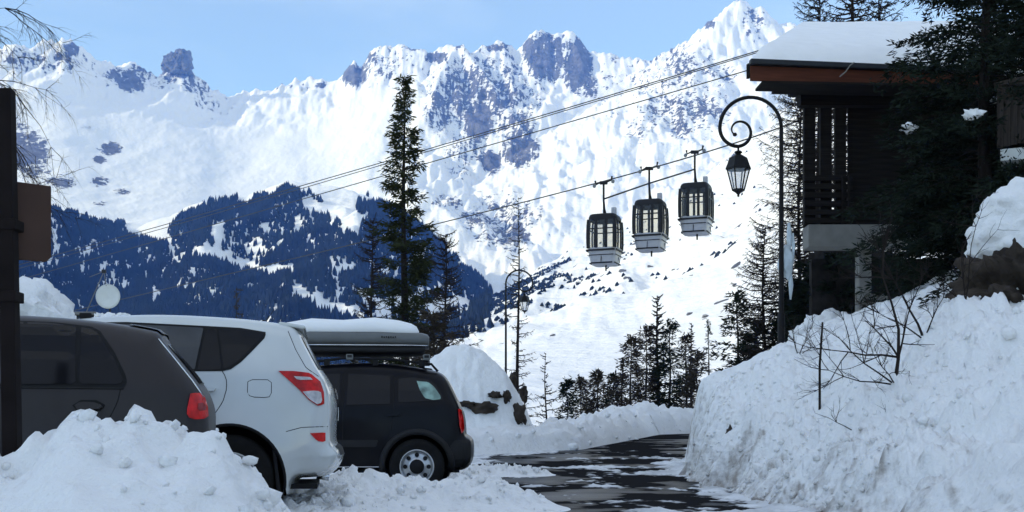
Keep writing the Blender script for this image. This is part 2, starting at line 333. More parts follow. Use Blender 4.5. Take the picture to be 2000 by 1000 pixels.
rock = rock + np.where(~isA & (DD > 420) & (PX > 930), .70 * speck * sstep(-.3, .4, fbm(TX / 160, TY / 220, 3, 89)), 0)
M_terr = grid_mesh('mountain', TX, TY, TH, M['mountain'], {'rock': rock}, flip=False)
tag(M_terr, 'snow covered mountain range with bare crags above the valley', kind='structure')
# the free-standing rock tower on the ridge
def rock_lump(name, c, size, seed, m, parent=None, sub=4, rough=.25, flat=0.0, freq=1.6, smooth=True, boxy=0):
    b = bmesh.new(); bmesh.ops.create_icosphere(b, subdivisions=sub, radius=1)
    V = np.array([v.co[:] for v in b.verts]); n1 = fbm(V[:, 0] * freq + V[:, 2] * 1.3 + seed, V[:, 1] * freq - V[:, 2] * .9, 5, seed, .55)
    n2 = fbm(V[:, 2] * freq + seed * 2, V[:, 0] * freq + V[:, 1] * .7, 5, seed + 5, .55)
    if boxy: V = V / ((np.abs(V) ** boxy).sum(1) ** (1 / boxy))[:, None]
    V = V * (1 + rough * (n1 + n2))[:, None]
    if flat: V[:, 2] = np.maximum(V[:, 2], -flat)
    V = V * np.array(size) + np.array(c)
    for v, p in zip(b.verts, V): v.co = p
    me = bpy.data.meshes.new(name); b.to_mesh(me); b.free(); me.materials.append(m)
    me.polygons.foreach_set('use_smooth', [smooth] * len(me.polygons))
    return link_mesh(name, me, parent)
M['far_rock'] = mat('far_blue_grey_rock', (.10, .105, .12), .9, var=.5, scale=.03, bump=6, bscale=.03)
o = rock_lump('rock_tower', at(347, 128, 4980), (50, 46, 50), 23, M['far_rock'], sub=5, rough=.16, freq=2.6, boxy=5, smooth=False)
V = np.empty(len(o.data.vertices) * 3, np.float32); o.data.vertices.foreach_get('co', V); V = V.reshape(-1, 3); c0 = at(347, 128, 4980)
V[:, 2] += np.where(V[:, 2] > c0.z, (V[:, 0] - c0.x) * .28, 0); V[:, 0] = c0.x + (V[:, 0] - c0.x) * (1 - .0025 * (V[:, 2] - c0.z)); o.data.vertices.foreach_set('co', V.ravel()); o.data.update()
tag(o, 'dark square rock tower standing on the left skyline ridge', 'rock')

# ---------------------------------------------------------------- forest on the far slope (nobody could count it)
def tree_cloud(name, P, hgt, wid, seed, m):
    rng = np.random.default_rng(seed); n = len(P)
    k = 5; ang = np.arange(k) * 2 * math.pi / k
    a = ang[None, :] + rng.uniform(0, 6.3, (n, 1))
    h = hgt * rng.uniform(.55, 1.2, n); w = wid * rng.uniform(.7, 1.3, n)
    rings = []
    for fz, fr in ((.05, 1.0), (.45, .75)):
        rr = w[:, None] * fr * rng.uniform(.55, 1.2, (n, k))
        rings.append(np.stack([P[:, 0:1] + np.cos(a) * rr, P[:, 1:2] + np.sin(a) * rr, P[:, 2:3] + (h * fz)[:, None] + 0 * rr], -1))
    top = np.stack([P[:, 0], P[:, 1], P[:, 2] + h], -1)[:, None, :]
    V = np.concatenate(rings + [top], 1); base = (np.arange(n) * (2 * k + 1))[:, None]
    F = []
    for j in range(k):
        j2 = (j + 1) % k
        F += [np.stack([base[:, 0] + j, base[:, 0] + j2, base[:, 0] + k + j2], -1), np.stack([base[:, 0] + j, base[:, 0] + k + j2, base[:, 0] + k + j], -1), np.stack([base[:, 0] + k + j, base[:, 0] + k + j2, base[:, 0] + 2 * k], -1)]
    return link_mesh(name, np_mesh(name, V.reshape(-1, 3), np.concatenate(F), m, smooth=False))
def th_at(pxv, dv):
    fi = (pxv - px[0]) / 2.5; i = np.clip(fi.astype(int), 0, len(px) - 2); fx = fi - i
    j = np.clip(np.searchsorted(Dr, dv) - 1, 0, len(Dr) - 2); fy = (dv - Dr[j]) / (Dr[j + 1] - Dr[j])
    return (TH[i, j] * (1 - fx) + TH[i + 1, j] * fx) * (1 - fy) + (TH[i, j + 1] * (1 - fx) + TH[i + 1, j + 1] * fx) * fy
rng = np.random.default_rng(5)
N = 210000
pv = rng.uniform(-300, 960, N); dv = np.sqrt(rng.uniform(900 ** 2, 2750 ** 2, N)); zv = th_at(pv, dv)
xv = (pv - CX) / FPX * dv; pyv = HY - (zv - EYE) * FPX / dv
topf = np.interp(pv, [-300, 0, 90, 180, 260, 320, 350, 400, 440, 480, 560, 600, 650, 690, 700, 760, 820, 880, 950], [330, 372, 400, 425, 452, 470, 425, 398, 392, 400, 362, 380, 420, 440, 385, 400, 440, 490, 548])
edge = fbm(pv / 40, pyv / 30, 3, 51) * 16
mask = (pyv > topf + edge)
gap = .75 * fbm(pv / 40 + 3, pyv / 34, 4, 52) + .75 * pn(pv / 4.5, pyv / 15, 53)
band = np.exp(-((pyv - (topf + 85)) / 70) ** 2)
mask &= (gap < .72 - .62 * band)
# clearings: the tongue of snow left of centre, the notch, the strip on the right
def notin(pts_, w):
    d = np.full(N, 1e9); P_ = np.array(pts_, float)
    for A, B in zip(P_[:-1], P_[1:]):
        b_ = B - A; s = np.clip(((pv - A[0]) * b_[0] + (pyv - A[1]) * b_[1]) / (b_ @ b_), 0, 1)
        d = np.minimum(d, np.hypot((pv - A[0] - s * b_[0]), (pyv - A[1] - s * b_[1])))
    return d > w * (1 + .5 * fbm(pv / 14, pyv / 14, 3, 57))
for pts_, w in (([(240, 420), (300, 462), (330, 470)], 9), ([(415, 495), (460, 515), (520, 532), (570, 525)], 10), ([(430, 440), (425, 490)], 9), ([(580, 572), (640, 598), (700, 612)], 12), ([(600, 395), (640, 415), (690, 440)], 12), ([(90, 420), (100, 432)], 9), ([(680, 400), (700, 440)], 9), ([(720, 590), (800, 602), (900, 590)], 9), ([(640, 440), (680, 450)], 5)):
    mask &= notin(pts_, w)
mask &= ~((pv > 700) & (pyv > 560) & (gap > -.05))
sel = np.where(mask)[0]; sel = sel[rng.permutation(len(sel))[:60000]]
P = np.stack([xv, dv, zv - 1], -1)[sel]
fo = tree_cloud('forest', P, 13, 2.9, 8, M['forest']); tag(fo, 'dense dark conifer forest on the far left mountainside', 'forest', kind='stuff')
# scrub and small woods on the white slope to the right
N2 = 60000
pv = rng.uniform(900, 1620, N2); dv = np.sqrt(rng.uniform(800 ** 2, 2300 ** 2, N2)); zv = th_at(pv, dv); pyv = HY - (zv - EYE) * FPX / dv; xv = (pv - CX) / FPX * dv
N = N2
g2 = fbm(pv / 22, pyv / 12, 4, 91); keep = np.zeros(N2, bool)
for cx_, cy_, rx, ry, s_ in ((1145, 655, 45, 13, .9), (1080, 602, 26, 8, .6), (1060, 560, 40, 10, .7), (1100, 545, 40, 8, .6), (1020, 565, 60, 14, .8), (985, 590, 55, 14, .9), (940, 605, 40, 14, .9), (960, 650, 60, 28, .7), (1040, 660, 30, 40, .5), (1200, 632, 22, 6, .5), (1000, 700, 60, 30, .6), (1080, 680, 40, 30, .35), (1460, 480, 40, 8, .5), (1420, 500, 30, 10, .35), (1110, 625, 25, 6, .5), (1180, 560, 60, 25, .12), (1350, 560, 80, 40, .12), (1250, 640, 70, 30, .2)):
    keep |= (((pv - cx_) / rx) ** 2 + ((pyv - cy_) / ry) ** 2 < 1) & (rng.uniform(0, 1, N2) < s_) & (g2 > -.15)
crest = np.interp(pv, cc[:, 0], cc[:, 1]); keep |= (np.abs(pyv - crest - 5) < np.interp(pv, [930, 1000, 1110], [11, 8, 3])) & (pv < 1115) & (pv > 920)
keep |= (rng.uniform(0, 1, N2) < .012) & (g2 > .25)
sel = np.where(keep)[0]; P = np.stack([xv, dv, zv - .5], -1)[sel]
fo = tree_cloud('scrub', P, 3.4, 2.1, 18, M['forest']); tag(fo, 'scattered dark scrub and small woods on the white slope below the gondolas', 'scrub', kind='stuff')
# ---------------------------------------------------------------- unseen hill added behind the camera to keep the street in the shade
u_ = np.linspace(-1, 1, 90); HXg, HYg = np.meshgrid(u_ * 180, np.linspace(-230, 215, 110), indexing='ij')   # along crest, across (towards the street +)
sx, sy = math.sin(R(SUN_AZ)), math.cos(R(SUN_AZ))
hx = 245 * sx + (HXg - 52) * -sy + HYg * -sx; hy = 245 * sy + (HXg - 52) * sx + HYg * -sy
hh = 132 * (1 - sstep(-10, 185, np.abs(HYg))) * (1 - sstep(62, 150, np.abs(HXg))) + fbm(HXg / 60, HYg / 60, 4, 15) * 9 * (1 - sstep(110, 180, np.abs(HYg))) * (1 - sstep(90, 150, np.abs(HXg))) - 6
hill = grid_mesh('added_hill', hx, hy, hh, M['smooth_snow'], flip=True); tag(hill, 'unseen snowy hill added to shade the street', kind='structure')
# ---------------------------------------------------------------- near ground, road, banks
def XL(Y): return np.interp(Y, [-20, 0, 12, 20, 25, 27, 33, 43, 52, 62], [-2.2, -1.6, -1.2, -1.0, -.4, .9, 1.5, 4.4, 10.5, 22])
def XR(Y): return np.interp(Y, [-20, 11, 14, 18, 22, 25, 33, 45, 52, 62], [2.75, 2.72, 2.62, 2.62, 3.25, 3.85, 5.1, 7.3, 14, 30])
def rz(Y): return np.where(np.asarray(Y) < 12, 0, .026 * np.clip(np.asarray(Y) - 12, 0, 40) * sstep(8, 20, np.asarray(Y, float)))
def gz(X, Y):
    X = np.asarray(X, float); Y = np.asarray(Y, float)
    z = rz(Y) - .06
    z = z + .42 * np.clip(X - XR(Y) - .8, 0, 14) * sstep(-5, 8, Y)
    z = z - .10 * np.clip(Y - 56, 0, 200) * (1 - .6 * sstep(4, 14, X - XR(np.minimum(Y, 45))))
    z = z - .12 * np.clip(Y - 24, 0, 60) * sstep(4, 12, XL(np.minimum(Y, 52)) - X)
    return z
GX, GY = np.meshgrid(np.concatenate([np.linspace(-75, -14, 50), np.linspace(-13.5, 14, 120), np.linspace(14.5, 60, 60)]), np.linspace(-25, 100, 230), indexing='ij')
GZ = gz(GX, GY) + fbm(GX / 4, GY / 4, 4, 201) * .08 * sstep(0, 1.5, np.maximum(GX - XR(GY), XL(GY) - GX))
GZ = GZ - 2.0 * sstep(85, 100, GY)
g = grid_mesh('ground', GX, GY, GZ, M['snow'], {'dirt': GX * 0}, flip=False); tag(g, 'snow covered ground', kind='structure')
# road: wet asphalt, slush raised on it
rs = np.linspace(-.5, 1.5, 240) ; ry_ = np.concatenate([np.arange(-15, 9, .6), np.arange(9, 30, .06), np.arange(30, 62, .25)])
S, RY = np.meshgrid(np.linspace(-.12, 1.10, 130), ry_, indexing='ij')
RX = XL(RY) + (XR(RY) - XL(RY)) * S
sl = fbm(RX / .9, RY / 1.6, 5, 301, .6) * .60 + .34 * fbm(RX / .25, RY / .4, 3, 305) - .17
edge_ = np.maximum(np.exp(-((S + .02) / .10) ** 2), np.exp(-((S - 1.0) / .09) ** 2))
sl = sl + .85 * edge_
# long swept streaks of slush left across the carriageway
for y0_, w_, x0_, x1_, a_ in ((12.9, .30, -1.5, 2.0, .55), (15.6, .28, -.9, 1.9, .5), (17.6, .35, -1.0, .6, .6), (20.5, .45, -.6, 2.7, .55), (24.0, .5, .6, 3.0, .55), (11.6, .22, 1.3, 2.4, .8), (12.2, .25, -.9, .2, .5), (18.8, .6, 1.9, 2.7, .9), (21.5, .8, 2.4, 3.3, .9)):
    yy = RY - (y0_ + .25 * (RX - x0_) * (.4 if w_ < .4 else -.2)) + .35 * pn(RX * 1.1, RX * 0 + y0_, 7)
    sl = sl + a_ * np.exp(-(yy / w_) ** 2) * sstep(x0_ - .4, x0_ + .2, RX) * (1 - sstep(x1_ - .3, x1_ + .4, RX))
sl = sl * (1 - .55 * sstep(25, 33, RY) * (1 - edge_))
sl = np.clip(sl, -.3, 1.2)
RZ = rz(RY) + .05 * np.clip(sl - .35, 0, 1) + .035 * np.clip(sl - .3, 0, 1) * fbm(RX / .12, RY / .12, 3, 311)
g = grid_mesh('road', RX, RY, RZ, M['road'], {'slush': sl + .12}, flip=False); tag(g, 'wet asphalt road with streaks of slush', kind='structure')
def clods(mb, P, rad, seed):
    rng_ = random.Random(seed); b = bmesh.new(); bmesh.ops.create_icosphere(b, subdivisions=1, radius=1)
    bv = [v.co.copy() for v in b.verts]; bf = [tuple(v.index for v in f.verts) for f in b.faces]; b.free()
    for p, r in zip(P, rad):
        rot = Matrix.Rotation(rng_.uniform(0, 6.28), 3, Vector((rng_.uniform(-1, 1), rng_.uniform(-1, 1), rng_.uniform(-1, 1))).normalized())
        s = Vector((rng_.uniform(.7, 1.3), rng_.uniform(.7, 1.3), rng_.uniform(.55, 1.0))) * r
        mb.add([Vector(p) + (rot @ Vector((v.x * s.x, v.y * s.y, v.z * s.z)) * rng_.uniform(.7, 1.25)) for v in bv], bf)
def snow_field(name, X, Y, Z, dirt, nclod, cr, seed, cmask=None, parent=None, kind=None):
    o = grid_mesh(name, X, Y, Z, M['snow'], {'dirt': dirt}, parent=parent)
    if nclod:
        rg = np.random.default_rng(seed); w = (cmask if cmask is not None else np.ones_like(X)).ravel().clip(0); 
        idx = rg.choice(X.size, nclod, p=w / w.sum()); P = np.stack([X.ravel()[idx], Y.ravel()[idx], Z.ravel()[idx]], -1)
        rr = cr * np.exp(rg.normal(0, .55, nclod)) * .55; P[:, 2] += rr * .45
        mb = MB(); clods(mb, P, rr, seed); me = mb.mesh('snow_clods', M['snow'], True)
        a = me.attributes.new('dirt', 'FLOAT', 'POINT'); a.data.foreach_set('value', np.repeat(dirt.ravel()[idx], 12).astype(np.float32))
        c = link_mesh('snow_clods', me, o); c['kind'] = 'stuff'
    return o
def lumps(X, Y, s, seed): return (np.abs(fbm(X / s, Y / s, 4, seed, .55)) * 1.0)
# right bank
bs = np.concatenate([np.linspace(-.35, 1.2, 60), np.linspace(1.23, 5.5, 130), np.linspace(5.6, 15, 60)]); by_ = np.concatenate([np.arange(-2, 9, .2), np.arange(9, 30, .055), np.arange(30, 54, .2)])
S, BY = np.meshgrid(bs, by_, indexing='ij')
wall = np.interp(BY, [0, 11, 13, 15, 17, 19, 21, 30, 40, 54], [.18, .18, .22, .35, .6, 1.0, 1.42, 1.45, 1.1, .8]); slp = np.interp(BY, [0, 13, 16, 20, 24, 40], [.60, .60, .56, .45, .40, .40])
ww = np.interp(BY, [0, 14, 18, 21, 40], [.8, .8, .7, .40, .4])
wob = .22 * fbm(BY / 1.1, S * 0 + 2, 4, 401) + .12 * fbm(BY / .35, S * .6, 3, 402)
S2 = S - wob
BZ = wall * sstep(-.05, 1, (S2 + .1) / ww) ** .8 + slp * np.clip(S2 - .05, 0, 20) * (1 - .30 * sstep(5, 12, S2))
rough = np.interp(BY, [0, 14, 18, 22, 30], [1, 1, .8, .22, .12]) * sstep(-.1, .5, S2) * np.interp(S2, [0, 3, 5, 8], [1, 1, .5, .3])
BZ = BZ + rough * (fbm(S / 1.5, BY / 1.5, 4, 411) * .34 + (lumps(S, BY, .55, 413) - .25) * .20 + (lumps(S, BY, .22, 417) - .2) * .075 + lumps(S, BY, .1, 415) * .03)
# the drift that bulges out of the slope below the boulder
BZ = BZ + .42 * np.exp(-((S - 2.1) / .75) ** 2 - ((BY - 14.2) / 1.6) ** 2) + .30 * np.exp(-((S - 1.3) / .5) ** 2 - ((BY - 18.2) / .9) ** 2)
BZ = BZ * sstep(-.30, .0, S2) - .04
BX = XR(BY) + S; BZ = BZ + rz(BY)
dirt = .58 * np.exp(-np.clip(S2, 0, 9) / .45) + .28 * sstep(.15, .7, fbm(S / .5, BY / .5, 3, 421)) * np.exp(-np.clip(S2, 0, 9) / 1.8) + .25
dirt = (dirt + .30 * (fbm(S / .09, BY / .09, 2, 425) > .45) * np.exp(-np.clip(S2, 0, 9) / 1.2)) * (1 - sstep(2.0, 3.5, S2)) - .04 - .25 * sstep(19, 23, BY)
bank = snow_field('snow_bank', BX, BY, BZ, dirt, 1500, .030, 3, np.where((S2 > -.1) & (S2 < 3) & (BY > 10) & (BY < 20), np.exp(-S2 / 1.2), 0))
tag(bank, 'tall plowed snow bank rising on the right of the road', kind='structure')
def bank_z(X, Y):
    i = np.argmin(np.abs(by_ - Y)); xs = BX[:, i]; return float(np.interp(X, xs, BZ[:, i]))
# dirty hole in the bank
o = rock_lump('rock', (3.02, 17.0, .62), (.07, .05, .26), 8, M['rock'], sub=3); tag(o, 'small brown rock showing through the right snow bank', 'rock')
# foreground pile, left
PXg, PYg = np.meshgrid(np.linspace(-4.6, .1, 190), np.linspace(2.6, 8.4, 210), indexing='ij')
crest_px = [-300, 0, 60, 110, 150, 185, 215, 262, 285, 320, 370, 405, 440, 480, 520, 545, 600]
crest_py = [885, 910, 890, 862, 834, 840, 848, 842, 854, 872, 872, 886, 898, 936, 970, 995, 1060]
Yc = 6.35
cz = np.interp(PXg / PYg * FPX + CX, crest_px, [EYE + (HY - p) * Yc / FPX for p in crest_py])
pz = cz * np.exp(-np.clip(np.abs(PYg - Yc) - .38, 0, 9) ** 2 / np.where(PYg < Yc, 2.2, .16))
pz = pz + np.where(PYg < Yc, -.10 * (Yc - PYg), 0)
amp = sstep(.05, .4, pz)
pz = pz + amp * (fbm(PXg / .8, PYg / .8, 4, 501) * .09 + (np.tanh(2.2 * fbm(PXg / .42, PYg / .42, 2, 503)) * .075 + np.tanh(3.5 * fbm(PXg / .17, PYg / .17, 2, 507)) * .045 + fbm(PXg / .07, PYg / .07, 2, 509) * .012) * (.25 + .75 * sstep(.9, .2, np.abs(PYg - Yc))) + fbm(PXg / .09, PYg / .09, 3, 505) * .006)
pz = np.maximum(pz, -.08)
pile = snow_field('snow_pile', PXg, PYg, pz, PXg * 0 + .05, 170, .045, 5, np.where((np.abs(PYg - Yc) < .5) & (pz > .3), 1.0, 0) + np.where((PXg > -1.9) & (pz > .1) & (PYg > 5), .6, 0))
tag(pile, 'lumpy white snow pile in front of the dark grey hatchback', 'snow pile')
# low ridge of plowed snow along the parking bays
QX, QY = np.meshgrid(np.linspace(-6.5, 1.1, 240), np.linspace(8.6, 15.2, 220), indexing='ij')
cy_ = 12.15 + .12 * QX
rid = .30 * np.exp(-((QY - cy_) / .55) ** 2) * (1 - sstep(-.3, .75, QX)) + .17 * np.exp(-((QY - 10.6) / .9) ** 2) * (1 - sstep(-1.6, -.5, QX + .5 * fbm(QY, QX * 0, 3, 3)))
rid = rid + sstep(.05, .2, rid) * (fbm(QX / .45, QY / .45, 4, 511) * .07 + (lumps(QX, QY, .2, 513) - .2) * .09) - .02
rdg = snow_field('snow_ridge', QX, QY, rid, QX * 0 + .22 + .2 * (QX > -.6), 600, .032, 6, np.where(rid > .08, 1., 0) + np.where((rid > 0) & (QX > -1), .25, 0))
tag(rdg, 'low ridge of churned snow in front of the black suv', 'snow ridge')
# snow left and right of the rear of the black car, slush lumps
QX, QY = np.meshgrid(np.linspace(-1.6, 1.4, 120), np.linspace(16.2, 20.2, 120), indexing='ij')
rid = .13 * np.exp(-((QY - 18.2 - .4 * QX * .3) / .35) ** 2) * (1 - sstep(.1, .9, QX)) + .0
rid = rz(QY) + rid + sstep(.02, .1, rid) * (lumps(QX, QY, .2, 523) - .15) * .12 - .03
rdg = snow_field('slush_ridge', QX, QY, rid, QX * 0 + .25, 160, .035, 7, np.where(rid - rz(QY) > .04, 1., 0)); tag(rdg, 'thin line of slush on the road behind the black suv', 'slush')
# heap behind the parked cars, far left
def heap(name, c, size, seed, label, cat, rough=.16, sub=5, m='snow', amp=1.0):
    o = rock_lump(name, c, size, seed, M[m], sub=sub, rough=rough, freq=1.5)
    me = o.data; n = len(me.vertices)
    a = me.attributes.new('dirt', 'FLOAT', 'POINT'); a.data.foreach_set('value', np.full(n, .12, np.float32))
    V = np.empty(n * 3, np.float32); me.vertices.foreach_get('co', V); V = V.reshape(-1, 3)
    d = (lumps(V[:, 0] + V[:, 2], V[:, 1] + V[:, 2] * .7, .4, seed) - .25) * .22 + fbm(V[:, 0] * 9 + V[:, 2] * 5, V[:, 1] * 9 - V[:, 2] * 7, 3, seed) * .018
    d = d * amp
    Nn = np.empty(n * 3, np.float32); me.vertices.foreach_get('normal', Nn); V = V + Nn.reshape(-1, 3) * d[:, None]
    me.vertices.foreach_set('co', V.astype(np.float32).ravel()); me.update()
    if label: tag(o, label, cat)
    return o
heap('snow_heap', (-5.72, 13.6, 1.35), (1.0, .95, 1.30), 12, 'high snow heap rising behind the roof of the dark grey hatchback', 'snow heap')
# plowed wall of snow along the far bend
u = np.linspace(0, 1, 220); bx_ = np.interp(u, [0, .2, .45, .7, 1], [-4.5, .9, 4.2, 9.5, 26]); bY = np.interp(u, [0, .2, .45, .7, 1], [23.5, 29.0, 44.5, 51.0, 58])
v = np.linspace(-1, 1, 50); U, V_ = np.meshgrid(u, v, indexing='ij')
tx = np.gradient(bx_); ty = np.gradient(bY); ln = np.hypot(tx, ty); nx_, ny_ = -ty / ln, tx / ln
wd = np.interp(u, [0, .2, .45, 1], [.9, .8, 1.2, 1.4])
WX = bx_[:, None] + nx_[:, None] * V_ * wd[:, None] + (-.3 * wd * 0)[:, None]; WY = bY[:, None] + ny_[:, None] * V_ * wd[:, None]
wh = np.interp(u, [0, .1, .3, .45, .6, .8, 1], [.0, .5, .75, 1.0, .9, .75, .75])[:, None] * (1 + .25 * fbm(U * 22, V_ * .4, 3, 531))
WZ = rz(WY) + wh * (1 - np.abs(V_) ** 2.6) + (lumps(WX, WY, .6, 533) - .25) * .22 * (1 - V_ ** 4) - .05
far = snow_field('plowed_snow_wall', WX, WY, WZ, WX * 0 + .18 + .2 * (np.abs(V_) > .75), 160, .09, 9, np.abs(V_)); tag(far, 'low plowed snow wall along the outside of the road bend', 'snow wall')
# snowy mound with bare rocks, left of the bend
mound = empty('rocky_mound', (-.95, 29.5, 0)); tag(mound, 'rounded snow mound with bare brown rocks beside the road bend', 'mound')
mu, mv = np.meshgrid(np.linspace(-3.0, 2.4, 130), np.linspace(-3.2, 3.4, 120), indexing='ij')
prf = np.interp(mu, [-3, -2.0, -1.35, -.86, -.5, -.02, .35, .77, 1.01, 1.31, 1.5, 1.8, 2.4], [1.0, 1.6, 2.3, 2.72, 2.95, 2.93, 2.75, 2.4, 2.0, 1.42, .9, .35, -.1])
mz = prf * (1 - sstep(.25, 1.0, np.abs(mv - .3) / 3.0)) + .42 + fbm(mu / 1.1, mv / 1.1, 4, 541) * .10 + (lumps(mu, mv, .5, 543) - .2) * .16 * sstep(0, 1.2, -mv)
sm = grid_mesh('snow_cover', mu, mv, mz - .5, M['snow'], {'dirt': mu * 0 + .05}, parent=mound)
for i, (a, b_, w_, h_) in enumerate(((945, 797, .30, .14), (990, 775, .10, .16), (1012, 812, .16, .30), (965, 772, .14, .09), (910, 790, .2, .08), (1002, 742, .10, .2), (1022, 770, .12, .22))):
    for yy in np.arange(26.2, 32.5, .05):
        p = at(a, b_, float(yy)) - mound.location
        ii = int(np.clip(np.searchsorted(mu[:, 0], p.x), 0, 129)); jj = int(np.clip(np.searchsorted(mv[0], p.y), 0, 119))
        if mz[ii, jj] - .5 > p.z: break
    r_ = rock_lump('rock', p, (w_, .22, h_), 30 + i, M['rock'], mound, sub=3, rough=.35)
# ---------------------------------------------------------------- cars
M['white_paint'] = mat('white_car_paint', (.58, .605, .595), .26, var=.06, scale=2, coat=.7)
M['black_paint'] = mat('black_car_paint', (.005, .005, .007), .3, var=.2, coat=.06, spec=.12)
M['grey_paint'] = mat('dark_grey_car_paint', (.031, .027, .028), .42, metal=.1, var=.06, scale=3, coat=.06, spec=.2)
M['glass_dark'] = mat('tinted_car_glass', (.008, .008, .010), .08, var=.1, spec=.22, coat=.0)
M['glass_mid'] = mat('clearer_car_glass', (.05, .054, .06), .1, var=.35, scale=2, spec=.4, coat=.0)
M['trim'] = mat('black_plastic_trim', (.010, .010, .011), .6, var=.2, spec=.15)
M['flare'] = mat('dark_grey_plastic', (.018, .018, .019), .65, var=.15, spec=.2)
M['red_lamp'] = mat('red_lamp_lens', (.55, .008, .008), .25, var=.45, scale=14, coat=.15, spec=.25)
M['dark_red'] = mat('dark_red_lens', (.20, .006, .006), .2, var=.4, scale=20, spec=.4)
M['clear_lamp'] = mat('clear_lamp_lens', (.50, .47, .47), .15, var=.3, scale=22, coat=.8)
M['tyre'] = mat('tyre_rubber', (.012, .012, .012), .9, spec=.15, var=.3, bump=.004, bscale=40)
M['alloy'] = mat('silver_wheel_metal', (.50, .51, .52), .35, metal=.7, var=.15, scale=8)
M['well'] = mat('wheel_well_black', (.008, .008, .008), .95)
M['box_grey'] = mat('grey_roof_box_plastic', (.115, .122, .122), .5, var=.08)
M['chrome'] = mat('chrome', (.6, .62, .63), .2, metal=.9)
def chaikin(p, it=1, closed=False):
    for _ in range(it):
        q = [p[0]]
        for a, b in zip(p[:-1], p[1:]):
            q += [(.75 * a[0] + .25 * b[0], .75 * a[1] + .25 * b[1]), (.25 * a[0] + .75 * b[0], .25 * a[1] + .75 * b[1])]
        p = q + [p[-1]]
    return p
def resample(p, step):
    p = np.array(p, float); d = np.r_[0, np.cumsum(np.hypot(*np.diff(p, axis=0).T))]
    n = max(2, int(d[-1] / step)); s = np.linspace(0, d[-1], n + 1)
    return np.stack([np.interp(s, d, p[:, 0]), np.interp(s, d, p[:, 1])], -1)
def seg_dist(P, line):
    d = np.full(len(P), 1e9)
    for A, B in zip(line[:-1], line[1:]):
        b = B - A; L2 = max(b @ b, 1e-12); s = np.clip(((P - A) @ b) / L2, 0, 1)
        d = np.minimum(d, np.hypot(*(P - A - s[:, None] * b).T))
    return d
def inside(P, poly):
    x, y = P[:, 0], P[:, 1]; c = np.zeros(len(P), bool); n = len(poly)
    for i in range(n):
        (x1, y1), (x2, y2) = poly[i], poly[i - 1]
        cond = (y1 > y) != (y2 > y)
        c ^= cond & (x < (x2 - x1) * (y - y1) / ((y2 - y1) if y2 != y1 else 1e-9) + x1)
    return c
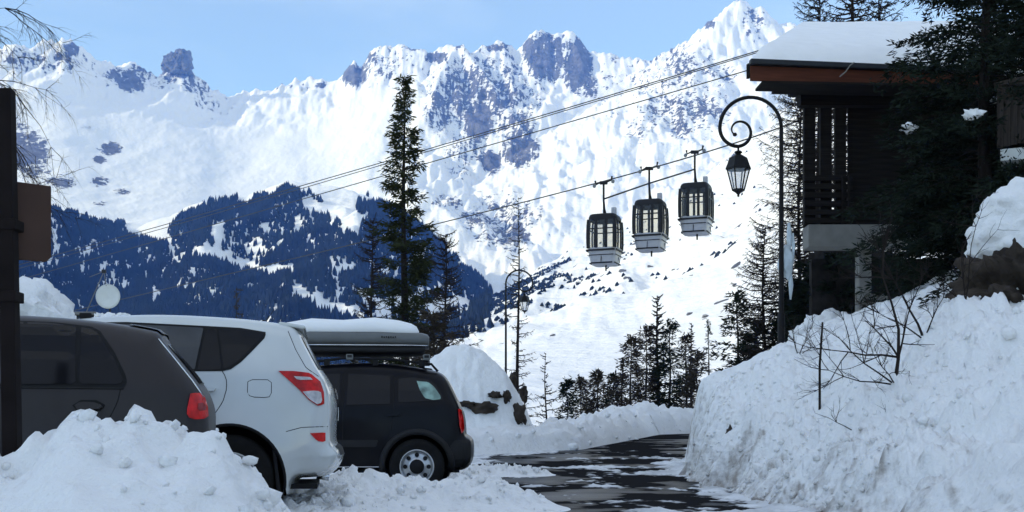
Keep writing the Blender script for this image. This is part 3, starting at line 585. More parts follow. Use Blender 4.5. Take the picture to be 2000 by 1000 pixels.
class Car:
    """u: metres forward of the rear bumper, z up. top: outline from the rear sill over the roof to the front sill."""
    def __init__(s, name, label, loc, rz_, top, width, wheels, archr, paint, sill=.24, fil=None, crown=(.05, .03, .03)):
        s.root = empty(name, loc, rz_); tag(s.root, label, 'car', 'cars parked side by side')
        s.top = resample(chaikin(top, 2), .035); s.wt = np.array(width); s.wheels = wheels; s.archr = archr; s.paint = paint; s.sill = sill
        s.fil = fil or (.16, .12, .14); s.L = s.top[:, 0].max()
        bot = []
        f = sorted(wheels, reverse=True)   # front first
        cur = [(s.top[-1][0], s.top[-1][1])]
        for (wu, wz) in f:
            for a in np.linspace(0, math.pi, 26):
                q = (wu + archr * math.cos(a), wz + archr * math.sin(a))
                if q[1] >= sill - 1e-6: cur.append(q)
        cur.append((s.top[0][0], s.top[0][1])); s.bot = np.array(cur)
        s.poly = np.concatenate([s.top, s.bot[1:-1]])
        s.make_body()
    def W(s, P):
        P = np.asarray(P, float).reshape(-1, 2); w = np.interp(P[:, 1], s.wt[:, 0], s.wt[:, 1])
        w = w - .05 * np.clip(1 - P[:, 0] / .55, 0, 1) ** 2 - .14 * np.clip((P[:, 0] - (s.L - 1.0)) / 1.0, 0, 1) ** 2
        for (wu, wz) in s.wheels:      # swollen arches
            r = np.hypot(P[:, 0] - wu, P[:, 1] - wz); w = w + .022 * np.exp(-((r - s.archr) / .10) ** 2)
        d = seg_dist(P, s.top)
        r = np.interp(P[:, 0], [0, .25, .8, s.L - .6, s.L], [s.fil[0], s.fil[0], s.fil[1], s.fil[1], s.fil[2]])
        k = np.clip(1 - d / r, 0, 1); w = w - r * .75 * (1 - np.sqrt(np.maximum(1 - k * k, 0)))
        return w
    def co(s, P, side, off=0.0):
        P = np.asarray(P, float).reshape(-1, 2); w = s.W(P) + off
        return [(-p[0], side * ww, p[1]) for p, ww in zip(P, w)]
    def cdt(s, poly, step, rings=()):
        poly = np.asarray(poly, float); lo = poly.min(0); hi = poly.max(0)
        gx, gy = np.meshgrid(np.arange(lo[0], hi[0], step), np.arange(lo[1], hi[1], step), indexing='ij')
        G = np.stack([gx.ravel(), gy.ravel()], -1); G = G[inside(G, poly)] if len(G) else G
        closed = np.concatenate([poly, poly[:1]])
        if len(G): G = G[seg_dist(G, closed) > step * .4]
        pts = [Vector((float(a), float(b))) for a, b in poly] + [Vector((float(a), float(b))) for a, b in G]
        for r in rings:
            t = np.gradient(s.top, axis=0); n = np.stack([t[:, 1], -t[:, 0]], -1); n /= np.linalg.norm(n, axis=1)[:, None]
            q = s.top + n * r; q = q[inside(q, poly)]
            q = q[seg_dist(q, closed) > r * .85]
            pts += [Vector((float(a), float(b))) for a, b in q]
        n = len(poly); e = [(i, (i + 1) % n) for i in range(n)]
        r = delaunay_2d_cdt(pts, e, [], 1, 1e-5)
        return np.array([p[:] for p in r[0]]), [tuple(f) for f in r[2]]
    def make_body(s):
        P, F = s.cdt(s.poly, .06, (.008, .022, .045, .08, .12)); mb = MB()
        for side in (-1, 1):
            mb.add(s.co(P, side), F if side < 0 else [tuple(reversed(f)) for f in F])
        wl = s.W(s.top); n = len(s.top); K = 12
        t = np.gradient(s.top, axis=0); nn = np.stack([-t[:, 1], t[:, 0]], -1); nn /= np.linalg.norm(nn, axis=1)[:, None]
        # outward normal
        mid = s.poly.mean(0); sg = np.sign(((s.top - mid) * nn).sum(1).mean()); nn *= sg
        cr = np.interp(s.top[:, 1], [.4, .9, 1.5], [.05, .06, .035]); s.tn = nn; s.tcr = cr; s.twl = wl
        vs_ = []; fs_ = []
        for i in range(n):
            for j in range(K + 1):
                y = -1 + 2 * j / K; c = cr[i] * (1 - y * y)
                vs_.append((-(s.top[i, 0] + nn[i, 0] * c), y * wl[i], s.top[i, 1] + nn[i, 1] * c))
        for i in range(n - 1):
            for j in range(K): a = i * (K + 1) + j; fs_.append((a, a + 1, a + K + 2, a + K + 1))
        mb.add(vs_, fs_)
        o = mb.build('body', s.paint, s.root, smooth=True, fix=False)
        b = bmesh.new(); b.from_mesh(o.data); bmesh.ops.remove_doubles(b, verts=b.verts, dist=.003); bmesh.ops.recalc_face_normals(b, faces=b.faces); b.to_mesh(o.data); b.free()
        o.data.polygons.foreach_set('use_smooth', [True] * len(o.data.polygons)); s.body = o
        # wheel wells and floor
        mb = MB()
        for (wu, wz) in s.wheels:
            for side in (-1, 1):
                ring = [(-(wu + (s.archr - .002) * math.cos(a)), wz + s.archr * math.sin(a)) for a in np.linspace(-.5, math.pi + .5, 22)]
                vs_ = [(x, side * .84, z) for x, z in ring] + [(x, side * .45, z) for x, z in ring]; k = len(ring)
                mb.add(vs_, [(i, i + 1, k + i + 1, k + i) for i in range(k - 1)] + [tuple(range(k, 2 * k))])
        mb.box((-(s.L / 2), 0, s.sill + .06), (s.L - .3, 1.3, .04))
        mb.build('underbody', M['well'], s.root)
    def patch(s, name, poly, m, off=.006, sides=(-1, 1), parent=None, smooth_it=0, step=.05, skirt=.012):
        poly = [tuple(p) for p in poly]
        if smooth_it:
            q = poly
            for _ in range(smooth_it):
                q = [p for a, b in zip(q, q[1:] + q[:1]) for p in ((.8 * a[0] + .2 * b[0], .8 * a[1] + .2 * b[1]), (.2 * a[0] + .8 * b[0], .2 * a[1] + .8 * b[1]))]
            poly = q
        pl = resample(list(poly) + [poly[0]], .03)[:-1]
        P, F = s.cdt(pl, step); k = len(pl); res = []
        for side in sides:
            mb = MB(); V = s.co(P, side, off); mb.add(V, F if side < 0 else [tuple(reversed(f)) for f in F])
            a = s.co(pl, side, off); b = s.co(pl, side, off - skirt)
            mb.add(a + b, [(i, (i + 1) % k, k + (i + 1) % k, k + i) for i in range(k)])
            o = mb.build(name, m, parent or s.root, fix=True)
            res.append(o)
        return res
    def line(s, name, pts, m, r=.004, sides=(-1, 1), off=.001):
        P = resample(pts, .04)
        for side in sides: MB().tube(s.co(P, side, off), r, 5).build(name, m, s.root, smooth=True)
    def rear_patch(s, name, z0, z1, yw, m, off=.006, i_max=None):
        idx = [i for i in range(len(s.top) // 2) if z0 <= s.top[i, 1] <= z1 and s.top[i, 0] < 1.3]
        K = 10; vs_ = []; fs_ = []
        for i in idx:
            for j in range(K + 1):
                y = -1 + 2 * j / K; y *= yw; c = s.tcr[i] * (1 - y * y) + off
                vs_.append((-(s.top[i, 0] + s.tn[i, 0] * c), y * s.twl[i], s.top[i, 1] + s.tn[i, 1] * c))
        for i in range(len(idx) - 1):
            for j in range(K): a = i * (K + 1) + j; fs_.append((a, a + 1, a + K + 2, a + K + 1))
        return MB().add(vs_, fs_).build(name, m, s.root, smooth=True)
    def wheel(s, wu, wz, rad, style, side):
        w = empty('wheel', (-wu, side * .80, wz)); w.parent = s.root
        t = [(rad * .60, -.10), (rad * .80, -.112), (rad * .93, -.105), (rad * .985, -.08), (rad, -.04), (rad, .04), (rad * .985, .08), (rad * .93, .105), (rad * .8, .112), (rad * .6, .10)]
        MB().lathe(t, 40, 'y').build('tyre', M['tyre'], w, smooth=True)
        k = side; rr = rad * .62
        rp_ = [(rr, -.10 * -k), (rr, .105 * k), (rr * .94, .11 * k), (rr * .90, .085 * k), (rr * .86, .03 * k)]
        rp_ = [(rr, -.09 * k), (rr * 1.0, .108 * k), (rr * .95, .112 * k), (rr * .91, .09 * k), (rr * .86, .04 * k)]
        MB().lathe(rp_, 40, 'y').build('rim', M['alloy'], w, smooth=True)
        if style == 'steel':
            d = MB(); n = 36
            d.lathe([(rr * .87, .045 * k), (rr * .72, .075 * k), (rr * .55, .060 * k), (rr * .45, .085 * k), (rr * .22, .09 * k), (.001, .09 * k)], n, 'y')
            d.build('disc', M['alloy'], w, smooth=True)
            hm_ = MB().lathe([(.0005, .006 * k), (rr * .13, .006 * k), (rr * .13, -.02 * k)], 12, 'y').mesh('vent_hole', M['well'])
            for a in range(8):
                an = a * math.pi / 4; h = link_mesh('vent_hole', hm_, w); h.location = (math.cos(an) * rr * .68, .075 * k, math.sin(an) * rr * .68)
            MB().lathe([(.001, .11 * k), (rr * .26, .105 * k), (rr * .42, .092 * k), (rr * .44, .06 * k)], 24, 'y').build('hub_cap', M['trim'], w, smooth=True)
        else:
            MB().lathe([(.001, .02 * k), (rr * .9, .02 * k)], 30, 'y').build('brake_disc', M['well'], w)
            for a in range(5):
                an = a * 2 * math.pi / 5 + .3; sp = MB()
                for dd in (-.13, .13):
                    ca, sa = math.cos(an + dd), math.sin(an + dd); c2, s2_ = math.cos(an + dd * .6), math.sin(an + dd * .6)
                    sp.tube([(c2 * rr * .15, .085 * k, s2_ * rr * .15), (ca * rr * .55, .095 * k, sa * rr * .55), (ca * rr * .92, .085 * k, sa * rr * .92)], [.028, .02, .022], 6)
                sp.build('spoke', M['alloy'], w, smooth=True)
            MB().lathe([(.001, .105 * k), (rr * .2, .10 * k), (rr * .24, .07 * k)], 20, 'y').build('hub_cap', M['alloy'], w, smooth=True)
    def wheels_all(s, rad, style):
        for (wu, wz) in s.wheels:
            for side in (-1, 1): s.wheel(wu, wz, rad, style, side)

# --- white suv: near side plane at 10.05 m
def fr(x0, y0, k): return lambda pts: [((x0 - a) / k, (y0 - b) / k) for a, b in pts]
wq = fr(655, 1024, 240)
top = wq([(560, 966), (568, 928), (612, 926), (640, 922), (652, 910), (661, 893), (660, 884), (648, 876), (643, 862), (643, 835), (645, 800), (642, 770), (634, 748), (618, 725), (602, 695), (588, 668), (580, 650), (572, 643), (556, 637), (500, 630), (430, 625), (330, 621), (240, 623), (170, 629), (120, 638)]) 
top += [(2.42, 1.585), (2.75, 1.46), (3.15, 1.24), (3.45, 1.08), (3.7, 1.03), (4.1, .97), (4.38, .86), (4.52, .72), (4.58, .55), (4.55, .38), (4.45, .26), (4.3, .24)]
wid = [(.2, .86), (.42, .895), (.62, .91), (.85, .905), (1.02, .895), (1.22, .875), (1.40, .80), (1.60, .70), (1.7, .66)]
cw = Car('parked_suv', 'white suv parked between the dark grey hatchback and the black suv', (-1.566, 10.91, -.01), R(8.0), top, wid, [(.84, .36), (3.50, .36)], .43, M['white_paint'])
cw.patch('side_window', wq([(60, 655), (150, 645), (250, 642), (399, 648), (386, 730), (60, 734)]), M['glass_mid'])
cw.patch('vent_window', wq([(404, 650), (424, 650), (437, 729), (391, 731)]), M['glass_dark'])
cw.patch('quarter_window', wq([(428, 650), (470, 651), (516, 657), (515, 664), (490, 690), (470, 712), (452, 724), (441, 728)]), M['glass_dark'])
cw.patch('window_trim', wq([(50, 652), (150, 641), (250, 638), (400, 644), (470, 647), (520, 655), (518, 666), (494, 693), (473, 715), (455, 728), (440, 732), (50, 738)]), M['trim'], off=.003, skirt=.006)
for o in cw.patch('tail_lamp', wq([(545, 731), (575, 731), (606, 734), (626, 750), (633, 770), (634, 794), (622, 797), (604, 786), (585, 766), (560, 744)]), M['red_lamp'], off=.012, step=.025): pass
cw.patch('lamp_lens', wq([(592, 770), (612, 768), (627, 769), (630, 790), (620, 794), (604, 784)]), M['clear_lamp'], off=.016, step=.025)
cw.patch('lamp_lens', wq([(575, 741), (606, 742), (612, 747), (582, 748)]), M['clear_lamp'], off=.016, step=.02)
cw.patch('reflector', wq([(606, 849), (636, 847), (636, 866), (620, 864)]), M['red_lamp'], off=.006, step=.03)
cw.patch('fuel_door', wq([(488, 752), (495, 749), (526, 749), (531, 753), (531, 777), (526, 781), (494, 780), (487, 775)]), M['white_paint'], off=.0035, sides=(-1,), skirt=.004)
cw.line('fuel_door_gap', wq([(487, 752), (495, 748), (526, 748), (532, 753), (532, 777), (526, 782), (494, 781), (486, 775), (487, 752)]), M['flare'], .0028, (-1,), -.0005)
cw.line('door_gap', wq([(438, 732), (446, 745), (447, 765), (440, 790), (428, 808), (415, 828)]), M['flare'], .0035, (-1, 1), -.0005)
cw.line('door_gap', wq([(232, 735), (232, 860), (240, 940)]), M['flare'], .0035, (-1, 1), -.0005)
cw.line('hatch_gap', wq([(562, 652), (578, 690), (598, 724), (622, 740)]), M['flare'], .003, (-1, 1), -.0005)
cw.line('bumper_gap', wq([(560, 846), (590, 838), (640, 836)]), M['flare'], .003, (-1, 1), -.0005)
for ux in (405, 170):
    cw.patch('door_handle', wq([(ux - 20, 764), (ux - 8, 759), (ux + 8, 760), (ux + 22, 765), (ux + 20, 770), (ux - 18, 771)]), M['white_paint'], off=.03, step=.02, skirt=.03)
cw.rear_patch('rear_window', 1.22, 1.52, .86, M['glass_dark'])
cw.rear_patch('number_plate_garnish', 1.0, 1.10, .42, M['chrome'], .02)
cw.rear_patch('number_plate', .82, .95, .28, M['plaster'], .012)
cw.rear_patch('bumper_step', .55, .62, .80, M['flare'], .004)
MB().box((-.36, 0, 1.605), (.22, 1.22, .03), Matrix.Rotation(R(8), 3, 'Y')).build('spoiler', M['white_paint'], cw.root, bevel=.012)
mb = MB().tube([(-.60, -.32, 1.645), (-.52, -.32, 1.76)], [.006, .003], 6); mb.lathe([(.022, 0), (.016, .025), (.006, .03)], 10, 'z', (-.605, -.32, 1.64)); mb.build('aerial', M['trim'], cw.root, smooth=True)
for sd in (-1, 1):
    MB().box((-.47, sd * .80, .42), (.03, .24, .36), Matrix.Rotation(R(-6), 3, 'Y')).build('mud_flap', M['trim'], cw.root, bevel=.008)
    MB().box((-2.02, sd * .60, 1.66), (.10, .03, .05)).build('rail_foot', M['trim'], cw.root, bevel=.012)
    for (wu, wz) in cw.wheels:
        P_ = [(wu + .435 * math.cos(a), wz + .435 * math.sin(a)) for a in np.linspace(-.15, math.pi + .15, 30)]; P_ = [p for p in P_ if p[1] > .27]
        MB().tube(cw.co(P_, sd, -.008), .014, 6).build('arch_trim', M['trim'], cw.root, smooth=True)
MB().tube([(-.17, .30, .36), (-.06, .30, .34)], .03, 10).build('exhaust_pipe', M['chrome'], cw.root, smooth=True)
cw.wheels_all(.36, 'alloy')
# --- black suv, 15.2 m
kq = fr(922, 967, 158)
top = kq([(872, 930), (880, 914), (905, 913), (916, 906), (922, 895), (923, 866), (920, 857), (908, 852), (905, 835), (903, 808), (896, 788), (886, 765), (874, 740), (866, 729), (852, 722), (800, 713), (740, 707), (680, 707), (630, 711)])
top += [(2.15, 1.585), (2.6, 1.36), (2.95, 1.14), (3.15, 1.04), (3.5, 1.0), (3.9, .92), (4.08, .8), (4.15, .6), (4.12, .4), (4.0, .27), (3.85, .25)]
wid = [(.2, .82), (.45, .86), (.7, .868), (.95, .86), (1.12, .84), (1.3, .77), (1.55, .66), (1.7, .60)]
ck = Car('parked_suv', 'black suv carrying a grey roof box, furthest of the three parked cars', (-.555, 16.07, -.01), R(4.0), top, wid, [(.68, .36), (3.17, .36)], .40, M['black_paint'])
ck.root['category'] = 'car'
ck.patch('quarter_window', kq([(778, 738), (800, 735), (838, 739), (852, 750), (864, 770), (866, 781), (778, 785)]), M['glass_dark'], step=.03)
M['shade'] = mat('painted_window_reflection', (.22, .34, .29), .5, var=.6, scale=7)  # green-white reflection in the glass, painted as a pale green patch
ck.patch('painted_reflection', kq([(814, 742), (836, 744), (848, 753), (860, 771), (862, 778), (846, 780), (830, 776), (820, 760)]), M['shade'], off=.009, step=.03, skirt=.002)
ck.patch('rear_door_window', kq([(680, 728), (762, 732), (762, 788), (678, 790)]), M['glass_dark'])
ck.patch('front_door_window', kq([(560, 745), (600, 730), (664, 728), (664, 790), (555, 792)]), M['glass_dark'])
ck.patch('tail_lamp', kq([(895, 797), (902, 797), (906, 815), (908, 838), (902, 846), (898, 830)]), M['red_lamp'], off=.02, step=.02)
ck.rear_patch('tail_lamp_wrap', .78, 1.05, .99, M['black_paint'], .004)
ck.patch('bumper_cover', kq([(874, 912), (880, 868), (890, 858), (917, 858), (920, 868), (920, 900), (905, 911)]), M['flare'], off=.012)
ck.patch('side_moulding', kq([(560, 858), (740, 858), (735, 872), (560, 872)]), M['flare'], off=.015)
ck.patch('door_handle', kq([(752, 806), (768, 803), (784, 806), (782, 811), (755, 812)]), M['black_paint'], off=.03, step=.02, skirt=.03)
ck.line('door_gap', kq([(768, 730), (770, 800), (762, 850), (750, 880)]), M['well'], .004, (-1, 1), -.0005)
ck.line('door_gap', kq([(671, 728), (671, 905)]), M['well'], .004, (-1, 1), -.0005)
ck.rear_patch('rear_window', 1.15, 1.45, .84, M['glass_dark'])
MB().lathe([(.36, -.02), (.37, .06), (.33, .14), (.001, .15)], 30, 'x', (.02, .05, .95)).build('spare_wheel_cover', M['flare'], ck.root, smooth=True) if False else None
for sd in (-1, 1):
    for (wu, wz) in ck.wheels:
        P_ = [(wu + .43 * math.cos(a), wz + .43 * math.sin(a)) for a in np.linspace(-.2, math.pi + .2, 36)]; P_ = [p for p in P_ if p[1] > .28]
        MB().tube(ck.co(P_, sd, .004), [.038] * len(P_), 8).build('arch_flare', M['flare'], ck.root, smooth=True)
    rl = MB().tube([(-.42, sd * .60, 1.55), (-.5, sd * .61, 1.64), (-1.0, sd * .61, 1.70), (-1.6, sd * .61, 1.71), (-2.0, sd * .6, 1.66)], .016, 8)
    for x in (-.62, -1.2, -1.8): rl.box((x, sd * .61, 1.655), (.07, .03, .07))
    rl.build('roof_rail', M['trim'], ck.root, smooth=False)
for x in (-.56, -1.52):
    MB().box((x, 0, 1.735), (.06, 1.28, .035)).build('cross_bar', M['flare'], ck.root, bevel=.008)
    for sd in (-1, 1): MB().box((x, sd * .6, 1.725), (.09, .07, .075)).build('bar_foot', M['box_grey'], ck.root, bevel=.012)
ck.wheels_all(.345, 'steel')
# --- roof box with snow
rbx = empty('roof_box', (-1.06, 15.86, 1.755), R(4.0)); tag(rbx, 'long grey roof box with a thick snow cap on the black suv', 'roof box')
def loft(name, secs, m, parent, smooth=True):
    mb = MB(); n = len(secs[0]); vs_ = [p for s in secs for p in s]
    fs_ = [(i * n + j, i * n + (j + 1) % n, (i + 1) * n + (j + 1) % n, (i + 1) * n + j) for i in range(len(secs) - 1) for j in range(n)]
    fs_ += [tuple(range(n)), tuple(reversed(range((len(secs) - 1) * n, len(secs) * n)))]
    return mb.add(vs_, fs_).build(name, m, parent, smooth=smooth, fix=True)
def rrect(x, w, z0, z1, k=24, e=3.2):
    pts = []
    for i in range(k):
        a = 2 * math.pi * i / k; c, s_ = math.cos(a), math.sin(a)
        pts.append((x, w * math.copysign(abs(c) ** (2 / e), c), (z0 + z1) / 2 + (z1 - z0) / 2 * math.copysign(abs(s_) ** (2 / e), s_)))
    return pts
xs = [-.01, -.03, -.10, -.25, -.6, -1.1, -1.5, -1.8, -2.0, -2.12, -2.16]
loft('lid', [rrect(x, w, .10, zt) for x, w, zt in zip(xs, [.30, .36, .39, .41, .42, .42, .42, .41, .39, .34, .25], [.24, .27, .29, .30, .315, .32, .315, .29, .25, .20, .15])], M['box_grey'], rbx)
loft('base', [rrect(x, w, z, .12) for x, w, z in zip([-.06, -.12, -.3, -1.0, -1.7, -2.0, -2.12], [.33, .37, .40, .41, .41, .38, .3], [.04, .01, 0, 0, 0, .02, .06])], M['flare'], rbx)
MB().tube([(-.03, -.40, .11), (-.3, -.432, .112), (-1.1, -.437, .112), (-1.9, -.42, .112)], .008, 6).build('seam', M['chrome'], rbx, smooth=True)
bdg = MB()
for i_ in range(7): bdg.box((-.60 + i_ * .028, -.428, .215 - .004 * (i_ % 2)), (.016, .006, .018 + .008 * (i_ in (0, 3))))
bdg.build('emblem', M['trim'], rbx)
sx_ = [-.14, -.17, -.24, -.4, -.7, -1.1, -1.5, -1.8, -1.95, -2.05]
so = loft('snow_cover', [rrect(x, w, .20, zt + .015 * math.sin(x * 7), e=2.6) for x, w, zt in zip(sx_, [.24, .32, .36, .39, .395, .395, .39, .37, .33, .25], [.33, .39, .43, .46, .475, .47, .46, .42, .37, .30])], M['smooth_snow'], rbx)
# --- dark grey hatchback, 7.75 m
gq = fr(410, 1085, 310)
top = gq([(345, 1000), (352, 985), (400, 975), (412, 955), (414, 900), (408, 868), (403, 845), (404, 820), (400, 800), (392, 778), (374, 752), (345, 716), (318, 684), (312, 668), (306, 661), (285, 657), (240, 650), (180, 643), (110, 638), (30, 635), (-60, 635), (-150, 640)])
top += [(1.95, 1.41), (2.4, 1.24), (2.8, 1.05), (3.05, .97), (3.4, .93), (3.85, .84), (4.08, .7), (4.16, .5), (4.12, .32), (4.0, .22), (3.85, .21)]
wid = [(.18, .84), (.42, .88), (.7, .895), (.9, .885), (1.02, .875), (1.2, .80), (1.4, .69), (1.48, .62)]
cg = Car('parked_hatchback', 'dark grey hatchback behind the foreground snow pile, nearest of the three cars', (-2.11, 8.59, -.03), R(15.0), top, wid, [(.80, .32), (3.38, .32)], .365, M['grey_paint'])
cg.patch('window_trim', gq([(-190, 668), (-100, 652), (0, 647), (110, 648), (180, 655), (197, 664), (225, 705), (247, 750), (249, 762), (244, 772), (-190, 774)]), M['trim'], off=.003, skirt=.006)
cg.patch('rear_door_window', gq([(40, 653), (110, 653), (152, 656), (156, 766), (38, 768)]), M['glass_dark'])
cg.patch('quarter_window', gq([(162, 657), (182, 661), (193, 668), (220, 708), (241, 752), (242, 760), (238, 766), (162, 766)]), M['glass_dark'])
cg.patch('front_door_window', gq([(-180, 690), (-110, 660), (0, 653), (28, 653), (26, 768), (-185, 769)]), M['glass_mid'])
cg.patch('tail_lamp', gq([(367, 782), (384, 779), (395, 786), (401, 806), (402, 824), (394, 829), (376, 831), (361, 826), (360, 815)]), M['red_lamp'], off=.012, step=.02)
cg.patch('lamp_lens', gq([(381, 800), (396, 798), (399, 812), (380, 816)]), M['dark_red'], off=.017, step=.02)
cg.line('waist_chrome', gq([(-180, 776), (100, 774), (243, 774)]), M['flare'], .006)
cg.line('door_gap', gq([(238, 772), (232, 800), (212, 840), (180, 868), (170, 900)]), M['well'], .0035, (-1, 1), -.0005)
cg.line('door_gap', gq([(30, 772), (26, 860), (30, 960)]), M['well'], .0035, (-1, 1), -.0005)
cg.patch('door_handle', gq([(155, 806), (165, 799), (190, 800), (206, 806), (204, 812), (160, 814)]), M['grey_paint'], off=.035, step=.02, skirt=.035)
cg.patch('handle_recess', gq([(150, 806), (165, 796), (195, 796), (212, 806), (200, 817), (160, 818)]), M['trim'], off=.002, step=.03, skirt=.003)
cg.rear_patch('rear_window', 1.02, 1.31, .88, M['glass_dark'])
cg.rear_patch('spoiler_lip', 1.33, 1.40, .93, M['grey_paint'], .012)
cg.line('hatch_edge', gq([(306, 676), (340, 718), (372, 758), (392, 788)]), M['chrome'], .006, (-1, 1), .002)
cg.wheels_all(.315, 'alloy')

cw.root.scale = (1, 1, 1.03); cg.root.scale = (1, 1, 1.035)
# ---------------------------------------------------------------- vegetation
def sprays(mb, rng_, p, d, n, ln, wd, spread):
    """small flat leaf-shaped faces round a point"""
    for _ in range(n):
        v = Vector((d.x + rng_.gauss(0, spread), d.y + rng_.gauss(0, spread), d.z + rng_.gauss(0, spread * .8)))
        if v.length < 1e-3: continue
        v.normalize(); q = p + Vector((rng_.gauss(0, .3), rng_.gauss(0, .3), rng_.gauss(0, .25))) * ln
        s = v.cross(Vector((rng_.uniform(-1, 1), rng_.uniform(-1, 1), rng_.uniform(-1, 1))))
        if s.length < 1e-3: continue
        s.normalize(); l = ln * rng_.uniform(.6, 1.3); w = wd * rng_.uniform(.7, 1.3)
        mb.add([q, q + v * l * .5 + s * w, q + v * l, q + v * l * .5 - s * w], [(0, 1, 2, 3)])
def conifer(name, label, x, y, z, H, Rr, seed, needle='needle', dens=1.0, nb=70, start=.12, clump=None, gaps=.1, prof=.85, group=None, droop=.35, ln=.22, lean=0.0, cat='tree', snow=0):
    rng_ = random.Random(seed); root = empty(name, (x, y, z)); tag(root, label, cat, group)
    pts = [(lean * t * t * H + .04 * math.sin(t * 9 + seed), .04 * math.cos(t * 7 + seed), H * t) for t in np.linspace(0, 1, 14)]
    MB().tube(pts, [max(.008, .016 * H * (1 - t) ** 1.1 + .01) for t in np.linspace(0, 1, 14)], 7).build('trunk', M['bark'], root, smooth=True)
    cr = MB(); tw = MB(); sn = []
    for i in range(nb):
        t = start + (1 - start) * (i + rng_.random()) / nb
        if rng_.random() < gaps: continue
        L_ = Rr * max(.05, (1 - t)) ** prof * rng_.uniform(.55, 1.15) * (1.0 if t > start + .1 else .8)
        if clump: L_ *= .45 + .8 * abs(math.sin(t * clump + seed + .8 * math.cos(a0 := i * 1.7)))
        a = rng_.uniform(0, 2 * math.pi); dx, dy = math.cos(a), math.sin(a)
        p0 = Vector((lean * t * t * H, 0, H * t)); up = .25 + .5 * t
        dr = droop * (1.1 - t)
        P = [p0 + Vector((dx * L_ * s, dy * L_ * s, L_ * (up * s * .6 - dr * s * s * 1.3 + .25 * dr * s ** 4))) for s in (0, .25, .5, .75, 1.0)]
        tw.tube(P, [.010 * H * .12 + .012, .012, .009, .006, .003], 3, cap=False)
        k = max(3, int(L_ / ln * 2.6 * dens))
        for j in range(k):
            s = .18 + .82 * (j + rng_.random()) / k; f = s * 4; i0 = min(3, int(f)); p = P[i0].lerp(P[i0 + 1], f - i0)
            side = Vector((-dy, dx, 0)) * rng_.choice((-1, 1)); wdt = L_ * .30 * (1 - s * .75)
            q = p + side * rng_.uniform(0, 1) * wdt + Vector((0, 0, -abs(rng_.gauss(0, .10)) * L_ * .5))
            sprays(cr, rng_, q, Vector((dx, dy, -.15)) * .8 + side * .6, 7, ln, ln * .11, .5)
        if snow and rng_.random() < snow:
            sn.append((P[3], L_))
    for k in range(10): sprays(cr, rng_, Vector((lean * H, 0, H * (.93 + .007 * k))), Vector((0, 0, 1)), 3, ln, ln * .2, .5)
    cr.build('crown', M[needle], root); tw.build('branches', M['bark'], root, smooth=True)
    for i, (p, L_) in enumerate(sn):
        rock_lump('snow_patch', p + Vector((0, -.05, .03)), (.07 + .10 * rng_.random(), .09, .05 + .03 * rng_.random()), seed + i, M['smooth_snow'], root, sub=3, rough=.55, freq=2.4)
    return root
def larch(name, label, x, y, z, H, Rr, seed, nb=60, start=.15, group=None, thick=1.0, prof=.8, twn=10, lean=0.0, cat='tree', up=.15):
    rng_ = random.Random(seed); root = empty(name, (x, y, z)); tag(root, label, cat, group)
    T = np.linspace(0, 1, 14)
    MB().tube([(lean * t * H + .05 * math.sin(t * 8 + seed), .05 * math.cos(t * 6 + seed), H * t) for t in T], [max(.010, (.011 * H * (1 - t) + .008) * thick) for t in T], 7).build('trunk', M['bark'], root, smooth=True)
    tw = MB(); thick *= 1.35 * y / 45 + .25
    for i in range(nb):
        t = start + (1 - start) * (i + rng_.random()) / nb; L_ = Rr * max(.08, 1 - t) ** prof * rng_.uniform(.5, 1.15)
        a = rng_.uniform(0, 6.283); dx, dy = math.cos(a), math.sin(a); p0 = Vector((lean * t * H, 0, H * t))
        P = []
        wob = rng_.uniform(-.1, .1)
        for s in (0, .2, .4, .6, .8, 1.0):
            P.append(p0 + Vector((dx * L_ * s - dy * wob * s * s * L_, dy * L_ * s + dx * wob * s * s * L_, L_ * (up * s - .5 * s * s * (1 - t) + .33 * s ** 3) + rng_.gauss(0, .02) * L_)))
        tw.tube(P, [r_ * thick for r_ in (.020, .016, .012, .009, .006, .003)], 3, cap=False)
        for j in range(twn):
            s = .15 + .85 * (j + rng_.random()) / twn; f = s * 5; i0 = min(4, int(f)); p = P[i0].lerp(P[i0 + 1], f - i0)
            d = Vector((dx * .7 + rng_.gauss(0, .5), dy * .7 + rng_.gauss(0, .5), rng_.gauss(-.12, .35))).normalized(); l = L_ * rng_.uniform(.12, .32) * (1.15 - s * .6)
            m_ = p + d * l * .5 + Vector((0, 0, rng_.gauss(0, .06) * l)); e = p + d * l + Vector((0, 0, -.18 * l))
            tw.tube([p, m_, e], [.008 * thick, .006 * thick, .003 * thick], 3, cap=False)
            for _ in range(2):
                d2 = (d + Vector((rng_.gauss(0, .6), rng_.gauss(0, .6), rng_.gauss(0, .6)))).normalized()
                tw.tube([m_, m_ + d2 * l * .4], [.005 * thick, .0025 * thick], 3, cap=False)
    tw.build('branches', M['twig'], root, smooth=True)
    return root
